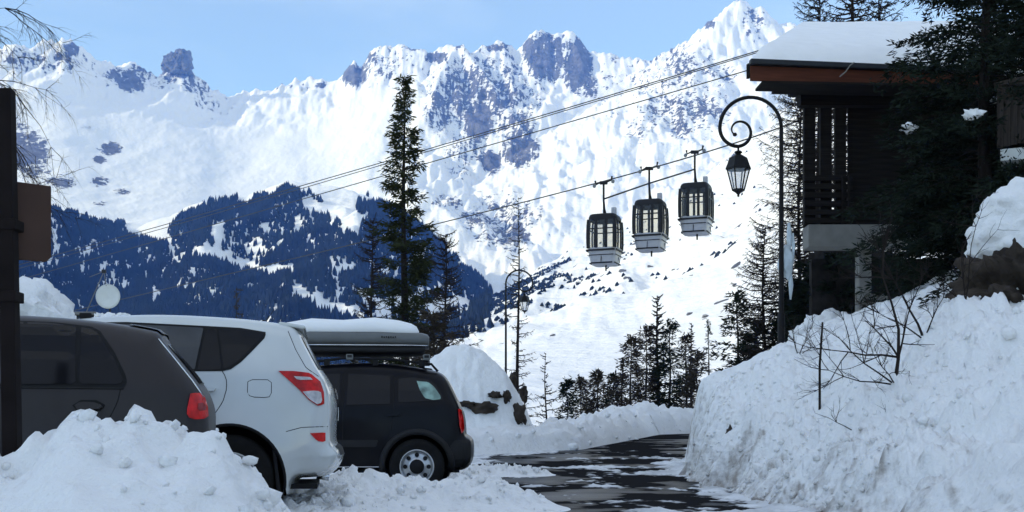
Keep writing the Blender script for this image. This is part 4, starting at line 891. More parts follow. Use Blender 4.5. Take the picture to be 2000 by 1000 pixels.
def shrub(name, label, base, stems, seed, cat='shrub', thick=1.0, depth=3):
    rng_ = random.Random(seed); root = empty(name, base); tag(root, label, cat); mb = MB()
    def grow(p, d, l, r, k):
        P = [p]; q = p; dd = d
        for i in range(4):
            dd = (dd + Vector((rng_.gauss(0, .13), rng_.gauss(0, .13), rng_.gauss(.02, .10)))).normalized(); q = q + dd * l / 4; P.append(q)
        mb.tube(P, [r * (1 - .16 * i) for i in range(5)], 4, cap=False)
        if k > 0:
            for j in range(rng_.randint(3, 6)):
                i0 = rng_.randint(1, 4); d2 = (dd + Vector((rng_.gauss(0, .55), rng_.gauss(0, .45), rng_.gauss(0, .5)))).normalized()
                grow(P[i0], d2, l * rng_.uniform(.4, .65), r * .55, k - 1)
    for (dx, dy, dz, l, r) in stems: grow(Vector((0, 0, -.05)), Vector((dx, dy, dz)).normalized(), l, r * thick, depth)
    mb.build('branches', M['twig'], root, smooth=True); return root
def tz(x, y):
    if y > 60: return float(th_at(np.array([x * FPX / y + CX]), np.array([float(y)]))[0]) if y > 100 else float(gz(x, y))
    return float(gz(x, y))
def ctree(fn, name, label, pxx, Y, top, seed, Rr, zb=None, **k):
    x = (pxx - CX) * Y / FPX; z = tz(x, Y) - .1 if zb is None else zb; H = EYE + (HY - top) * Y / FPX - z
    return fn(name, label, x, Y, z, H, Rr, seed, **k)
# the tall pine and its neighbours behind the parked cars
ctree(conifer, 'pine_tree', 'tall dark pine standing alone above the roof box', 790, 50, 152, 11, 2.05, needle='needle_pine', nb=210, start=.2, clump=11, gaps=.06, prof=.68, ln=.27, dens=1.5, droop=.22)
ctree(larch, 'larch_tree', 'bare larch just left of the tall pine', 727, 52, 430, 12, 1.9, nb=190, twn=14, group='bare larches behind the cars', prof=.5)
ctree(larch, 'larch_tree', 'bare larch just right of the tall pine', 870, 46, 458, 13, 1.9, nb=190, twn=14, group='bare larches behind the cars', prof=.5)
ctree(larch, 'larch_tree', 'very slender bare larch beside the distant street lamp', 1012, 60, 385, 14, 1.6, nb=110, start=.05, twn=9, thick=.8, prof=.6, group='bare larches behind the cars')
ctree(conifer, 'spruce_tree', 'small blurred conifer peeping over the white suv roof', 463, 90, 566, 15, 1.3, nb=40, needle='needle_brown', ln=.3)
ctree(conifer, 'pine_bush', 'brownish conifer bush behind the snow mound', 850, 36, 615, 16, 1.5, nb=60, start=.3, needle='needle_brown', ln=.22, prof=.4, gaps=.2, cat='bush')
ctree(larch, 'larch_tree', 'small bare larch just right of the snow mound', 1066, 56, 690, 17, 1.8, nb=50, start=.05, group='trees beyond the bend')
cl = [(1108, 64, 745, 1.1, 'low brown conifer at the left end of the thicket beyond the bend'), (1135, 70, 740, 1.2, 'second conifer from the left in the thicket beyond the bend'), (1168, 66, 728, 1.3, 'third conifer from the left in the thicket beyond the bend'), (1198, 72, 735, 1.2, 'low conifer left of the tall group beyond the bend'), (1232, 68, 660, 1.7, 'conifer left of the tallest larch beyond the bend'), (1262, 75, 640, 1.8, 'dark conifer directly beside the tallest larch beyond the bend'), (1308, 70, 628, 1.8, 'dark conifer right of the tallest larch beyond the bend'), (1340, 76, 655, 1.6, 'conifer near the right end of the thicket beyond the bend'), (1362, 66, 690, 1.4, 'short dark conifer above the right end of the far snow wall')]
for i, (a, Y, tp, r_, lb) in enumerate(cl):
    ctree(conifer, 'conifer_tree', lb, a, Y, tp, 40 + i, r_, needle='needle_brown' if i % 3 else 'needle', nb=130, start=.02, ln=.30, prof=.55, gaps=.2, dens=.75, group='trees beyond the bend')
ctree(larch, 'larch_tree', 'tallest bare larch of the thicket beyond the bend', 1284, 71, 578, 55, 2.6, nb=130, twn=11, start=.05, thick=1.5, group='trees beyond the bend')
ctree(larch, 'larch_tree', 'bare larch behind the right end of the thicket', 1350, 80, 630, 56, 1.8, nb=70, thick=1.3, group='trees beyond the bend')
ctree(larch, 'larch_tree', 'thin bare larch in the middle of the thicket', 1215, 62, 700, 57, 1.5, nb=60, thick=1.2, group='trees beyond the bend')
ctree(conifer, 'spruce_tree', 'small narrow spruce on the snow right of the thicket', 1384, 150, 625, 58, 1.4, nb=60, ln=.4, start=.05)
ctree(conifer, 'spruce_tree', 'dark bushy spruce left of the near street lamp', 1440, 44, 572, 59, 1.15, nb=90, start=.03, ln=.24, prof=.5)
ctree(conifer, 'spruce_tree', 'low dark spruce at the foot of the near street lamp', 1478, 40, 632, 60, 1.1, nb=80, start=.03, ln=.24, prof=.5)
ctree(conifer, 'spruce_tree', 'very low dark spruce where the bank meets the road bend', 1392, 48, 745, 61, 1.0, nb=60, start=.03, ln=.24, prof=.5)
for a, Y, tp, lb in ((1585, 31, 520, 'dark spruce in the shade under the left end of the chalet'), (1632, 30, 505, 'dark spruce between the lamp and the chalet column'), (1555, 33, 560, 'low dark spruce behind the near lamp post')):
    ctree(conifer, 'spruce_tree', lb, a, Y, tp, 600 + a, 1.0, nb=110, start=.03, ln=.2, prof=.35, gaps=.03, dens=1.2, group='dark spruces under the chalet')
# larches around the chalet
ctree(larch, 'larch_tree', 'bare larch just left of the near street lamp', 1492, 33, 440, 62, 1.5, nb=150, twn=13, thick=1.0, prof=.5, group='bare larches around the chalet')
ctree(larch, 'larch_tree', 'tall bare larch seen between the lamp and the balcony posts', 1562, 36, 150, 63, 1.7, nb=320, twn=15, start=.10, thick=.8, prof=.25, group='bare larches around the chalet')
ctree(larch, 'larch_tree', 'bare larch rising above the left end of the chalet roof', 1600, 46, -60, 64, 2.6, nb=220, twn=15, start=.2, prof=.45, group='bare larches around the chalet')
ctree(larch, 'larch_tree', 'dark bare larch rising above the middle of the chalet roof', 1664, 44, -120, 65, 2.6, nb=240, twn=15, start=.2, thick=1.5, prof=.45, group='bare larches around the chalet')
ctree(larch, 'larch_tree', 'bare larch rising above the chalet roof beside the big spruce', 1718, 46, -60, 66, 2.6, nb=220, twn=14, start=.2, prof=.45, group='bare larches around the chalet')
# big dark spruces on the right
sp = [(1925, 20.5, -420, 2.5, 71, 'huge dark spruce covering the right side of the chalet', 3.2), (2030, 23.0, -380, 3.0, 72, 'dark spruce at the right edge behind the boarded balcony', 4.0), (1845, 22.5, 250, 1.5, 73, 'lower dark spruce in front of the chalet wall', 2.4), (1990, 18.2, 330, 1.5, 74, 'small dark spruce below the boarded balcony', 2.6)]
for a, Y, tp, r_, sd, lb, zb in sp:
    ctree(conifer, 'spruce_tree', lb, a, Y, tp, sd, r_, zb=zb, nb=int(260 if r_ > 2 else 170), start=.02, ln=.14, prof=.55, gaps=.03, dens=1.05, droop=.5, snow=.03 if r_ > 1.4 else 0, group='dark spruces beside the chalet')
# the birch that hangs in from the left
br = shrub('birch_tree', 'bare birch reaching in at the upper left edge', (-12.6, 24.5, .0), [], 80, cat='tree')
bpy.data.objects.remove(br.children[0]); br['label'] = 'bare birch whose twigs hang in at the upper left edge'
rng_ = random.Random(4); mb = MB(); tb = MB()
tb.tube([(-.3, 0, -.2), (-.2, 0, 3), (0, .1, 6), (.1, 0, 9), (.2, .1, 12)], [.17, .14, .11, .08, .04], 8).build('trunk', M['bark'], br, smooth=True)
def hang(p, d, l, r, k):
    P = [p]; q = p; dd = d
    for i in range(6):
        dd = (dd + Vector((rng_.gauss(0, .10), rng_.gauss(0, .10), rng_.gauss(-.07, .10)))).normalized(); q = q + dd * l / 6; P.append(q)
    mb.tube(P, [r * (1 - .13 * i) for i in range(7)], 3, cap=False)
    if k > 0:
        for j in range(7 if k > 1 else 6):
            i0 = rng_.randint(1, 6); d2 = (dd + Vector((rng_.gauss(0, .5), rng_.gauss(0, .5), rng_.gauss(-.12, .45)))).normalized(); hang(P[i0], d2, l * rng_.uniform(.35, .6), r * .5, k - 1)
for (z_, dz, l) in ((6.0, .5, 3.0), (6.8, .6, 2.8), (7.4, .25, 2.9), (5.2, .45, 3.1), (8.2, .3, 3.0), (8.8, .35, 2.9), (9.6, .1, 2.9), (8.0, .1, 2.4), (4.6, .5, 2.6)):
    hang(Vector((.05, 0, z_)), Vector((1, rng_.uniform(-.3, .2), dz)).normalized(), l * .86, .028, 3)
mb.build('branches', M['twig'], br, smooth=True)
# shrubs on the bank
def on_bank(a, b, y0=12.0, y1=26.0):
    for yy in np.arange(y0, y1, .04):
        p = at(a, b, float(yy))
        if bank_z(p.x, p.y) > p.z: return p
    return at(a, b, y1)
p = on_bank(1748, 742); shrub('shrub', 'bare dark sapling leaning out of the middle of the snow bank', p, [(.12, 0, 1, 1.15, .022), (-.9, -.1, .35, .8, .010), (-.8, 0, .1, .75, .009), (-.6, -.3, .6, .7, .009)], 90, depth=3)
p = on_bank(1805, 655); shrub('shrub', 'bare forked sapling on the bank above the leaning one', p, [(-.45, 0, 1, .75, .016), (.25, 0, .8, .5, .010), (-.8, 0, .7, .6, .010)], 91, depth=3)
p = on_bank(1672, 835); shrub('shrub', 'bare twigs poking out low on the snow bank', p, [(.6, 0, .5, .35, .007), (-.7, 0, .45, .3, .006), (.8, 0, .1, .4, .006)], 92, depth=2)
p = on_bank(1885, 585); shrub('shrub', 'small bare shrub left of the big boulder', p, [(-.2, 0, 1, .55, .011), (-.7, 0, .6, .5, .008), (.1, 0, .9, .9, .009)], 93, depth=2)
p = on_bank(1560, 690, 18, 27); shrub('shrub', 'thin bare shrub beside the rounded drift below the chalet', p, [(-.3, 0, 1, .5, .008), (.4, 0, .8, .5, .008), (.9, 0, .5, .4, .007)], 94, depth=2)
# ---------------------------------------------------------------- street furniture
def lamp(name, label, base, H, arm, lant_scale=.92, rad=.05):
    root = empty(name, base); tag(root, label, 'street lamp', 'scroll-armed street lamps')
    MB().tube([(0, 0, -.5), (0, 0, H * .25), (0, 0, H * .25 + .01), (0, 0, H)], [rad * 1.5, rad * 1.45, rad * 1.05, rad * .8], 12).build('post', M['black_metal'], root, smooth=True)
    k = arm; pts = []; r0 = .60
    cx_ = k * r0; P = []
    # big crook then a spiral that curls inward
    for a in np.linspace(0, math.pi, 22): P.append((cx_ - k * r0 * math.cos(a), 0, H + r0 * math.sin(a)))
    x1 = cx_ + k * r0
    for a in np.linspace(0, math.pi * .5, 10)[1:]: P.append((x1 - k * (.36 - .36 * math.cos(a)), 0, H - .36 * math.sin(a)))
    q = Vector(P[-1]); cen = Vector((q.x, 0, q.z + .30))
    for a in np.linspace(0, math.pi * 1.75, 30)[1:]:
        rr = .30 * (1 - a / (math.pi * 1.75) * .68); P.append((cen.x - k * rr * math.sin(a), 0, cen.z - rr * math.cos(a)))
    n = len(P); MB().tube(P, [.036 if i < n * .5 else .036 - .024 * (i / n - .5) * 2 for i in range(n)], 8).build('scroll_arm', M['black_metal'], root, smooth=True)
    MB().lathe([(.001, -.04), (.035, -.025), (.045, 0), (.035, .025), (.001, .04)], 10, 'z', P[-1]).build('scroll_tip', M['black_metal'], root, smooth=True)
    lx, lz = q.x, q.z
    ln_ = empty('lantern', (lx, 0, lz)); ln_.parent = root
    s = lant_scale
    cap = MB().tube([(0, 0, 0), (0, 0, -.10)], .02, 8)
    cap.lathe([(.001, -.08 * s), (.07 * s, -.10 * s), (.09 * s, -.13 * s), (.05 * s, -.16 * s), (.10 * s, -.19 * s), (.19 * s, -.24 * s), (.245 * s, -.40 * s), (.27 * s, -.46 * s), (.27 * s, -.49 * s), (.001, -.50 * s)], 6, 'z'); cap.build('cap', M['black_metal'], ln_)
    top_r, bot_r, zt, zb_ = .235 * s, .125 * s, -.50 * s, -.92 * s
    for i in range(6):
        a = i * math.pi / 3; b = (i + 1) * math.pi / 3
        MB().tube([(top_r * math.cos(a), top_r * math.sin(a), zt), (bot_r * math.cos(a), bot_r * math.sin(a), zb_)], .016 * s, 5).build('glazing_bar', M['black_metal'], ln_)
        f = .96
        MB().add([(top_r * f * math.cos(a), top_r * f * math.sin(a), zt), (top_r * f * math.cos(b), top_r * f * math.sin(b), zt), (bot_r * f * math.cos(b), bot_r * f * math.sin(b), zb_), (bot_r * f * math.cos(a), bot_r * f * math.sin(a), zb_)], [(0, 1, 2, 3)]).build('pane', M['lantern_glass'], ln_)
    MB().lathe([(bot_r * 1.1, zb_ + .01), (bot_r * 1.1, zb_ - .02), (.05 * s, zb_ - .07 * s), (.02 * s, zb_ - .11 * s), (.03 * s, zb_ - .13 * s), (.001, zb_ - .16 * s)], 6, 'z').build('base_finial', M['black_metal'], ln_)
    return root
def clear_glass(name, tint, f):
    m = bpy.data.materials.new(name); m.use_nodes = True; t = m.node_tree; t.nodes.clear(); N = t.nodes.new
    o = N('ShaderNodeOutputMaterial'); a = N('ShaderNodeBsdfTransparent'); a.inputs[0].default_value = (*tint, 1); g_ = N('ShaderNodeBsdfPrincipled'); g_.inputs['Roughness'].default_value = .12; g_.inputs['Base Color'].default_value = (.55, .6, .66, 1)
    nz_ = N('ShaderNodeTexNoise'); nz_.inputs['Scale'].default_value = 9; mr = N('ShaderNodeMapRange'); mr.inputs[3].default_value = f * .7; mr.inputs[4].default_value = f * 1.3
    x = N('ShaderNodeMixShader'); t.links.new(nz_.outputs['Fac'], mr.inputs[0]); t.links.new(mr.outputs[0], x.inputs[0]); t.links.new(a.outputs[0], x.inputs[1]); t.links.new(g_.outputs[0], x.inputs[2]); t.links.new(x.outputs[0], o.inputs[0]); return m
M['lantern_glass'] = clear_glass('lantern_glass', (.97, .98, 1), .30)
M['cabin_glass'] = clear_glass('cabin_window', (.86, .84, .78), .10)
pb = at(1526, 724, 24); lamp('street_lamp', 'tall black street lamp with a scroll arm standing on the right bank', (pb.x, 24, pb.z - .1), EYE + (HY - 250) * 24 / FPX - pb.z + .1, -1)
pb = at(988, 790, 55); lamp('street_lamp', 'smaller distant black street lamp beyond the snow mound', (pb.x, 55, pb.z - .3), EYE + (HY - 554) * 55 / FPX - pb.z + .3, 1)
# ice frozen to the near lamp post
ic = empty('ice', (at(1538, 520, 24.1).x, 24.1, at(1538, 540, 24.1).z)); tag(ic, 'pale lump of ice frozen to the near lamp post', 'ice')
rock_lump('ice_lump', (-.02, 0, .25), (.15, .10, .32), 5, M['ice'], ic, sub=3, rough=.3)
for (dx, z0_, z1_, r_) in ((.03, .4, 1.05, .06), (.11, .3, .85, .035), (.06, -.45, .1, .05)): MB().tube([(dx, 0, z1_), (dx + .01, 0, (z0_ + z1_) / 2), (dx, 0, z0_)], [r_ * .5, r_, r_ * .35], 7).build('icicle', M['ice'], ic, smooth=True)
# snow stake
p = on_bank(1601, 808); o = MB().tube([p + Vector((0, 0, -.2)), p + Vector((.0, 0, .6)), p + Vector((.035, 0, 1.12))], [.016, .015, .012], 8).build('snow_stake', M['bark'], smooth=True); tag(o, 'thin upright marker stake stuck in the right snow bank', 'stake')
# sign on its post, seen from behind, left edge
M['post'] = mat('dark_brown_post_paint', (.010, .007, .007), .8, spec=.12, var=.3)
M['signback'] = mat('brown_sign_back', (.06, .036, .028), .8, spec=.15, var=.2, scale=2.5)
sg = empty('road_sign', (at(26, 910, 6.3).x, 6.3, .45)); tag(sg, 'brown sign board seen from behind on a dark square post', 'sign')
ztop = EYE + (HY - 175) * 6.3 / FPX - .45
MB().box((0, 0, 0), (.078, .078, ztop + .3)).build('post', M['post'], sg, bevel=.006); sg.children[0].location = (-.018, 0, (ztop - .3) / 2); sg.children[0].rotation_euler = (0, R(-1.1), 0)
bt = at(88, 349, 6.3).z - .45; bb = at(88, 500, 6.3).z - .45
rot = Matrix.Rotation(R(40), 3, 'Z')
bd = MB()
pl = [(.215, bt), (.215, bb + .02), (.19, bb - .005), (-.42, bb - .012), (-.44, bb + .02), (-.44, bt)]
bd.prism(pl, 0, .025, lambda a, b, h: tuple(rot @ Vector((a, .06 + h, b)))); bd.build('sign_board', M['signback'], sg, fix=True, bevel=.004)
for py_ in (440, 580): MB().box((-.02, .01, at(26, py_, 6.3).z - .45), (.10, .12, .055)).build('clamp', M['post'], sg, bevel=.006)
# hut roof with the dish behind the cars
hut = empty('hut', (at(195, 640, 35).x, 36, -.2)); tag(hut, 'low hut whose snowy roof edge shows over the white suv', 'hut')
rt = at(195, 620, 35).z + .2
MB().box((0, .6, rt / 2 - .15), (2.2, 2.6, rt - .3)).build('wall', M['dark_wall'], hut)
MB().box((.1, .4, rt - .1), (1.9, 3.0, .2)).build('roof', M['gutter'], hut, bevel=.03)
for i, (dx, r_) in enumerate(((.25, .22), (.62, .24), (-.05, .12))): rock_lump('roof_snow', (dx, -.9, rt + .03), (r_, .25, .10), 60 + i, M['smooth_snow'], hut, sub=3, rough=.3)
dx0 = at(163, 612, 35).x - hut.location.x; dz0 = at(163, 612, 35).z + .2
MB().box((dx0, -.9, dz0), (.72, .25, .10)).build('flue_cap', M['concrete'], hut, bevel=.02)
for s_ in (-.22, .22): MB().tube([(dx0 + s_, -.9, dz0 - .45), (dx0 + s_, -.9, dz0)], .045, 8).build('flue', M['gutter'], hut, smooth=True)
dish = empty('satellite_dish', at(211, 579, 35)); tag(dish, 'round pale satellite dish above the hut roof', 'satellite dish')
M['dish'] = mat('pale_dish_paint', (.60, .62, .58), .5, var=.05)
rr = 24 * 35 / FPX
dm = MB().lathe([(.001, .10), (rr * .4, .085), (rr * .75, .045), (rr, 0), (rr, -.02), (rr * .75, .02), (.001, .075)], 30, 'y'); dm.build('reflector', M['dish'], dish, smooth=True)
MB().tube([(0, .10, -.05), (0, .16, -.35), (0, .16, -.62)], .03, 8).build('mast', M['gutter'], dish, smooth=True)
tp = at(203, 530, 35) - dish.location
for (ex, ez) in ((at(162, 625, 35).x - dish.location.x, at(162, 625, 35).z - dish.location.z), (-.05, .3)): MB().tube([tp, (ex, 0, ez)], .014, 6).build('stay', M['concrete'], dish, smooth=True)
MB().tube([tp, (at(175, 541, 35).x - dish.location.x, 0, at(175, 541, 35).z - dish.location.z)], .010, 6).build('stay', M['concrete'], dish, smooth=True)
MB().box(tp, (.12, .10, .10)).build('feed_horn', M['gutter'], dish, bevel=.02)
# ---------------------------------------------------------------- cableway
M['cable'] = mat('steel_cable', (.03, .03, .032), .5)
def cable(name, label, pts, r_, group=None):
    P = [at(*p) for p in pts]; V = np.array([p[:] for p in P]); tt_ = np.linspace(0, 1, len(V)); s = np.linspace(0, 1, 60)
    c = np.stack([np.polyval(np.polyfit(tt_, V[:, i], min(3, len(V) - 1)), s) for i in range(3)], -1)
    o = MB().tube(c.tolist(), r_, 6).build(name, M['cable'], smooth=True); tag(o, label, 'cable', group); return c
cable('cable', 'lowest cable, carrying the three gondolas', [(-160, 678, 92), (240, 584, 84), (465, 530, 77), (850, 437, 62), (1160, 364, 53), (1270, 329, 53), (1358, 298, 52.5), (1520, 246, 50), (1700, 186, 47)], .028, 'gondola cables')
cable('cable', 'topmost of the pair of close upper cables', [(-120, 558, 96), (80, 505, 90), (420, 411, 80), (740, 321, 70), (1100, 212, 62), (1465, 103, 55), (1700, 32, 51)], .026, 'gondola cables')
cable('cable', 'second cable just under the topmost one', [(-120, 566, 96.6), (80, 512, 90.6), (420, 417, 80.6), (740, 326, 70.6), (1100, 216, 62.6), (1465, 106, 55.6), (1700, 35, 51.6)], .022, 'gondola cables')
cable('cable', 'upper cable running below the close pair', [(-120, 590, 97), (90, 532, 91), (420, 438, 81), (750, 343, 71), (1040, 259, 64), (1460, 138, 56), (1700, 68, 52)], .026, 'gondola cables')
M['cab_dark'] = mat('dark_cabin_shell', (.016, .016, .018), .5, spec=.2, var=.15)
M['cab_white'] = mat('pale_cabin_panel', (.42, .42, .45), .45, var=.06)
M['cab_grey'] = mat('grey_metal', (.17, .18, .19), .5, var=.1)
M['beige'] = mat('beige_seat', (.42, .36, .25), .7)
def sq(w, d, z, k=32, e=5.0):
    out_ = []
    for i in range(k):
        a = 2 * math.pi * (i + .5) / k; c, s_ = math.cos(a), math.sin(a)
        out_.append(Vector((w * math.copysign(abs(c) ** (2 / e), c), d * math.copysign(abs(s_) ** (2 / e), s_), z)))
    return out_
def half(z): return float(np.interp(z, [-2.25, -1.6, -1.2, -.6, -.1, 0], [.64, .77, .795, .79, .74, .70]))
def gondola():
    root = empty('gondola_cabin', (0, 0, 0)); drop = 1.43
    MB().box((0, 0, .02), (.34, .12, .14)).build('grip', M['cab_dark'], root, bevel=.02)
    for s_ in (-1, 1):
        MB().tube([(s_ * .12, 0, .05), (s_ * .33, 0, .04 + s_ * .10), (s_ * .36, 0, .20 + s_ * .1)], [.04, .035, .05], 6).build('grip_arm', M['cab_dark'], root)
        MB().lathe([(.001, -.05), (.075, -.05), (.075, .05), (.001, .05)], 14, 'y', (s_ * .40, 0, -.02 + s_ * .10)).build('grip_wheel', M['cab_grey'], root)
    MB().tube([(0, 0, -.02), (0, 0, -.7), (.02, 0, -1.1), (.06, 0, -drop + .02)], [.045, .045, .055, .09], 8).build('hanger', M['cab_dark'], root, smooth=True)
    cabn = empty('cabin', (.06, 0, -drop), R(0)); cabn.parent = root; cabn.rotation_euler = (0, 0, R(-20)); cabn.scale = (.84, .84, .94)
    def ringed(zs, e=5.0): return [[(p.x, p.y, p.z) for p in sq(w, w, z, e=e)] for z, w in zs]
    mb = MB(); S_ = ringed([(.06, .52), (.05, .62), (0, .70), (-.10, .745), (-.24, .76)]); n = 32
    mb.add([p for r_ in S_ for p in r_], [(i * n + j, (i + 1) * n + j, (i + 1) * n + (j + 1) % n, i * n + (j + 1) % n) for i in range(4) for j in range(n)] + [tuple(range(n))]); mb.build('roof', M['cab_dark'], cabn, fix=True)
    mb = MB(); S_ = ringed([(-1.50, half(-1.5)), (-1.6, half(-1.6)), (-1.9, .72), (-2.15, .665), (-2.25, .60)])
    mb.add([p for r_ in S_ for p in r_], [(i * n + j, (i + 1) * n + j, (i + 1) * n + (j + 1) % n, i * n + (j + 1) % n) for i in range(4) for j in range(n)] + [tuple(range(4 * n, 5 * n))]); mb.build('lower_shell', M['cab_white'], cabn, fix=True)
    # window band: upright pillars with panes between them on each side
    zt, zb_ = -.22, -1.52
    for f in range(4):
        rot = Matrix.Rotation(f * math.pi / 2, 3, 'Z')
        def fp(u, z, o=0.0): return tuple(rot @ Vector((u, -(half(z) + o), z)))
        for (u0, u1) in ((-.74, -.61), (-.33, -.20), (.20, .33), (.61, .74)):
            mb = MB(); zs = np.linspace(zt, zb_, 6); V = []
            for z in zs: V += [fp(u0, z), fp(u1, z), fp(u1, z, -.06), fp(u0, z, -.06)]
            mb.add(V, [(i * 4 + j, i * 4 + (j + 1) % 4, i * 4 + 4 + (j + 1) % 4, i * 4 + 4 + j) for i in range(5) for j in range(4)]); mb.build('pillar', M['cab_dark'], cabn, fix=True)
        for (u0, u1) in ((-.61, -.33), (-.20, .20), (.33, .61)):
            zs = np.linspace(zt, zb_, 6); MB().add([q for z in zs for q in (fp(u0, z, -.03), fp(u1, z, -.03))], [(i * 2, i * 2 + 1, i * 2 + 3, i * 2 + 2) for i in range(5)]).build('window', M['cabin_glass'], cabn)
            MB().add([fp(u0, -.62, -.01), fp(u1, -.62, -.01), fp(u1, -.67, -.01), fp(u0, -.67, -.01), fp(u0, -.62, -.05), fp(u1, -.62, -.05), fp(u1, -.67, -.05), fp(u0, -.67, -.05)], [(0, 1, 2, 3), (7, 6, 5, 4), (0, 4, 5, 1), (3, 2, 6, 7)]).build('window_bar', M['cab_dark'], cabn)
        c = rot @ Vector((0, -(half(-1.62) + .03), -1.62)); MB().box(c, (1.46, .05, .085), rot).build('bumper_rail', M['cab_dark'], cabn, bevel=.015)
        c = rot @ Vector((0, -.742, -1.84)); MB().box(c, (1.30, .03, .03), rot @ Matrix.Rotation(R(-12), 3, 'X')).build('trim_strip', M['cab_dark'], cabn)
        c = rot @ Vector((0, -.662, -2.19)); MB().box(c, (1.12, .03, .06), rot @ Matrix.Rotation(R(-20), 3, 'X')).build('trim_strip', M['cab_dark'], cabn)
        c = rot @ Vector((0, -.715, -1.92)); MB().box(c, (.03, .03, .52), rot @ Matrix.Rotation(R(-12), 3, 'X')).build('trim_strip', M['cab_dark'], cabn)
    for s_ in (-1, 1): MB().box((0, s_ * .42, -1.55), (1.1, .36, .10)).build('seat', M['beige'], cabn, bevel=.03)
    MB().box((.50, -.1, .20), (.24, .22, .34)).build('roof_box', M['cab_white'], cabn, bevel=.03)
    MB().tube([(.05, -.0, -2.25), (.05, 0, -2.50)], [.05, .04], 8).build('guide_stub', M['cab_dark'], cabn)
    return root
g0 = gondola()
gl = ['lowest and leftmost of the three gondola cabins', 'middle of the three gondola cabins', 'highest and rightmost gondola cabin, nearest the street lamp']
gp = [(1179, 358, 53.0), (1268, 330, 53.0), (1357, 298, 53.2)]
hang_pts = []
for i in range(3):
    g_ = g0 if i == 0 else copy_tree(g0); g_.location = at(*gp[i]); tag(g_, gl[i], 'gondola', 'gondola cabins on the cable'); hang_pts.append(g_.location.copy())
o = MB().tube([hang_pts[0] + Vector((0, 0, -.68)), hang_pts[1] + Vector((0, 0, -.62)), hang_pts[2] + Vector((0, 0, -.72))], .035, 8).build('spacer_bar', M['cable'], smooth=True); tag(o, 'slanted dark bar linking the hangers of the three gondolas', 'bar')
# ---------------------------------------------------------------- chalet on the right
Yh = 27.0
ch = empty('chalet', (at(1680, 640, Yh).x, Yh, 2.2)); tag(ch, 'dark timber chalet with snowy roof raised on a concrete slab', 'chalet')
O = ch.location
def lp(a, b, Y): return at(a, b, Y) - O
Ye = 25.2
def slab(name, quad_top, th, m, **k):
    mb = MB(); q = [Vector(p) for p in quad_top]; n = len(q); vs_ = q + [p - Vector((0, 0, th)) for p in q]
    return mb.add(vs_, [tuple(range(n)), tuple(reversed(range(n, 2 * n)))] + [(i, n + i, n + (i + 1) % n, (i + 1) % n) for i in range(n)]).build(name, m, ch, fix=True, **k)
eL, eR = lp(1463, 121, Ye), lp(2000, 143, 25.9)
rL, rRt = lp(1552, 66, 30.6), lp(2010, 60, 31.0)
slab('roof', [eL, eR, rRt, rL], .10, M['gutter'])
def along(a, b, d): return a + (b - a).normalized() * d
def beam(name, a, b, w, h, m, off=(0, 0, 0), **k):
    a = Vector(a) + Vector(off); b = Vector(b) + Vector(off); t = (b - a).normalized(); s_ = t.cross(Vector((0, 0, 1))).normalized() * w / 2; u_ = Vector((0, 0, h / 2))
    return MB().add([a - s_ - u_, a + s_ - u_, a + s_ + u_, a - s_ + u_, b - s_ - u_, b + s_ - u_, b + s_ + u_, b - s_ + u_], [(0, 1, 2, 3), (7, 6, 5, 4), (0, 4, 5, 1), (1, 5, 6, 2), (2, 6, 7, 3), (3, 7, 4, 0)]).build(name, m, ch, fix=True, **k)
beam('gutter', eL, eR, .16, .11, M['gutter'], (0, -.10, -.03), bevel=.02)
beam('fascia_board', eL + Vector((.02, 0, 0)), eR, .05, .30, M['fascia'], (0, -.03, -.245))
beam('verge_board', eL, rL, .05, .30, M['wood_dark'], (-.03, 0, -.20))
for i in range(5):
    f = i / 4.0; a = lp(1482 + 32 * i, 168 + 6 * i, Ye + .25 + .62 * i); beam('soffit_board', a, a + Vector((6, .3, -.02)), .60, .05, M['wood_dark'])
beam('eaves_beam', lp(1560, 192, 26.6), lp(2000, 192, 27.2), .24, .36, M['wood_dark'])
# snow lying on the roof
us = np.linspace(0, 1, 60); vv = np.linspace(0, 1, 40); RU, RV = np.meshgrid(us, vv, indexing='ij')
Pq = (np.array(eL)[None, None] * ((1 - RU) * (1 - RV))[..., None] + np.array(eR)[None, None] * (RU * (1 - RV))[..., None] + np.array(rRt)[None, None] * (RU * RV)[..., None] + np.array(rL)[None, None] * ((1 - RU) * RV)[..., None])
dep = .31 * np.minimum(1, np.sqrt(np.clip(RU / .05, 0, 1))) * np.sqrt(np.clip(RV / .12, 0, 1)) * np.sqrt(np.clip((1 - RV) / .08, 0, 1)) * np.sqrt(np.clip((1 - RU) / .03, 0, 1)) + fbm(RU * 8, RV * 4, 3, 3) * .02 + sstep(.28, .0, RV) * (lumps(RU * 5.5, RV * 2.5, .35, 6) - .2) * .05
Pq = Pq + np.array([0, -.04, 0]); Pq[..., 2] += np.maximum(dep, 0) + .012
grid_mesh('roof_snow', Pq[..., 0], Pq[..., 1], Pq[..., 2], M['smooth_snow'], parent=ch, flip=True)
MB().tube([lp(1640, 150, 25.0), lp(1652, 140, 24.95), lp(1660, 128, 24.95), lp(1668, 122, 25.05)], .012, 6).build('cable_end', M['concrete'], ch, smooth=True)
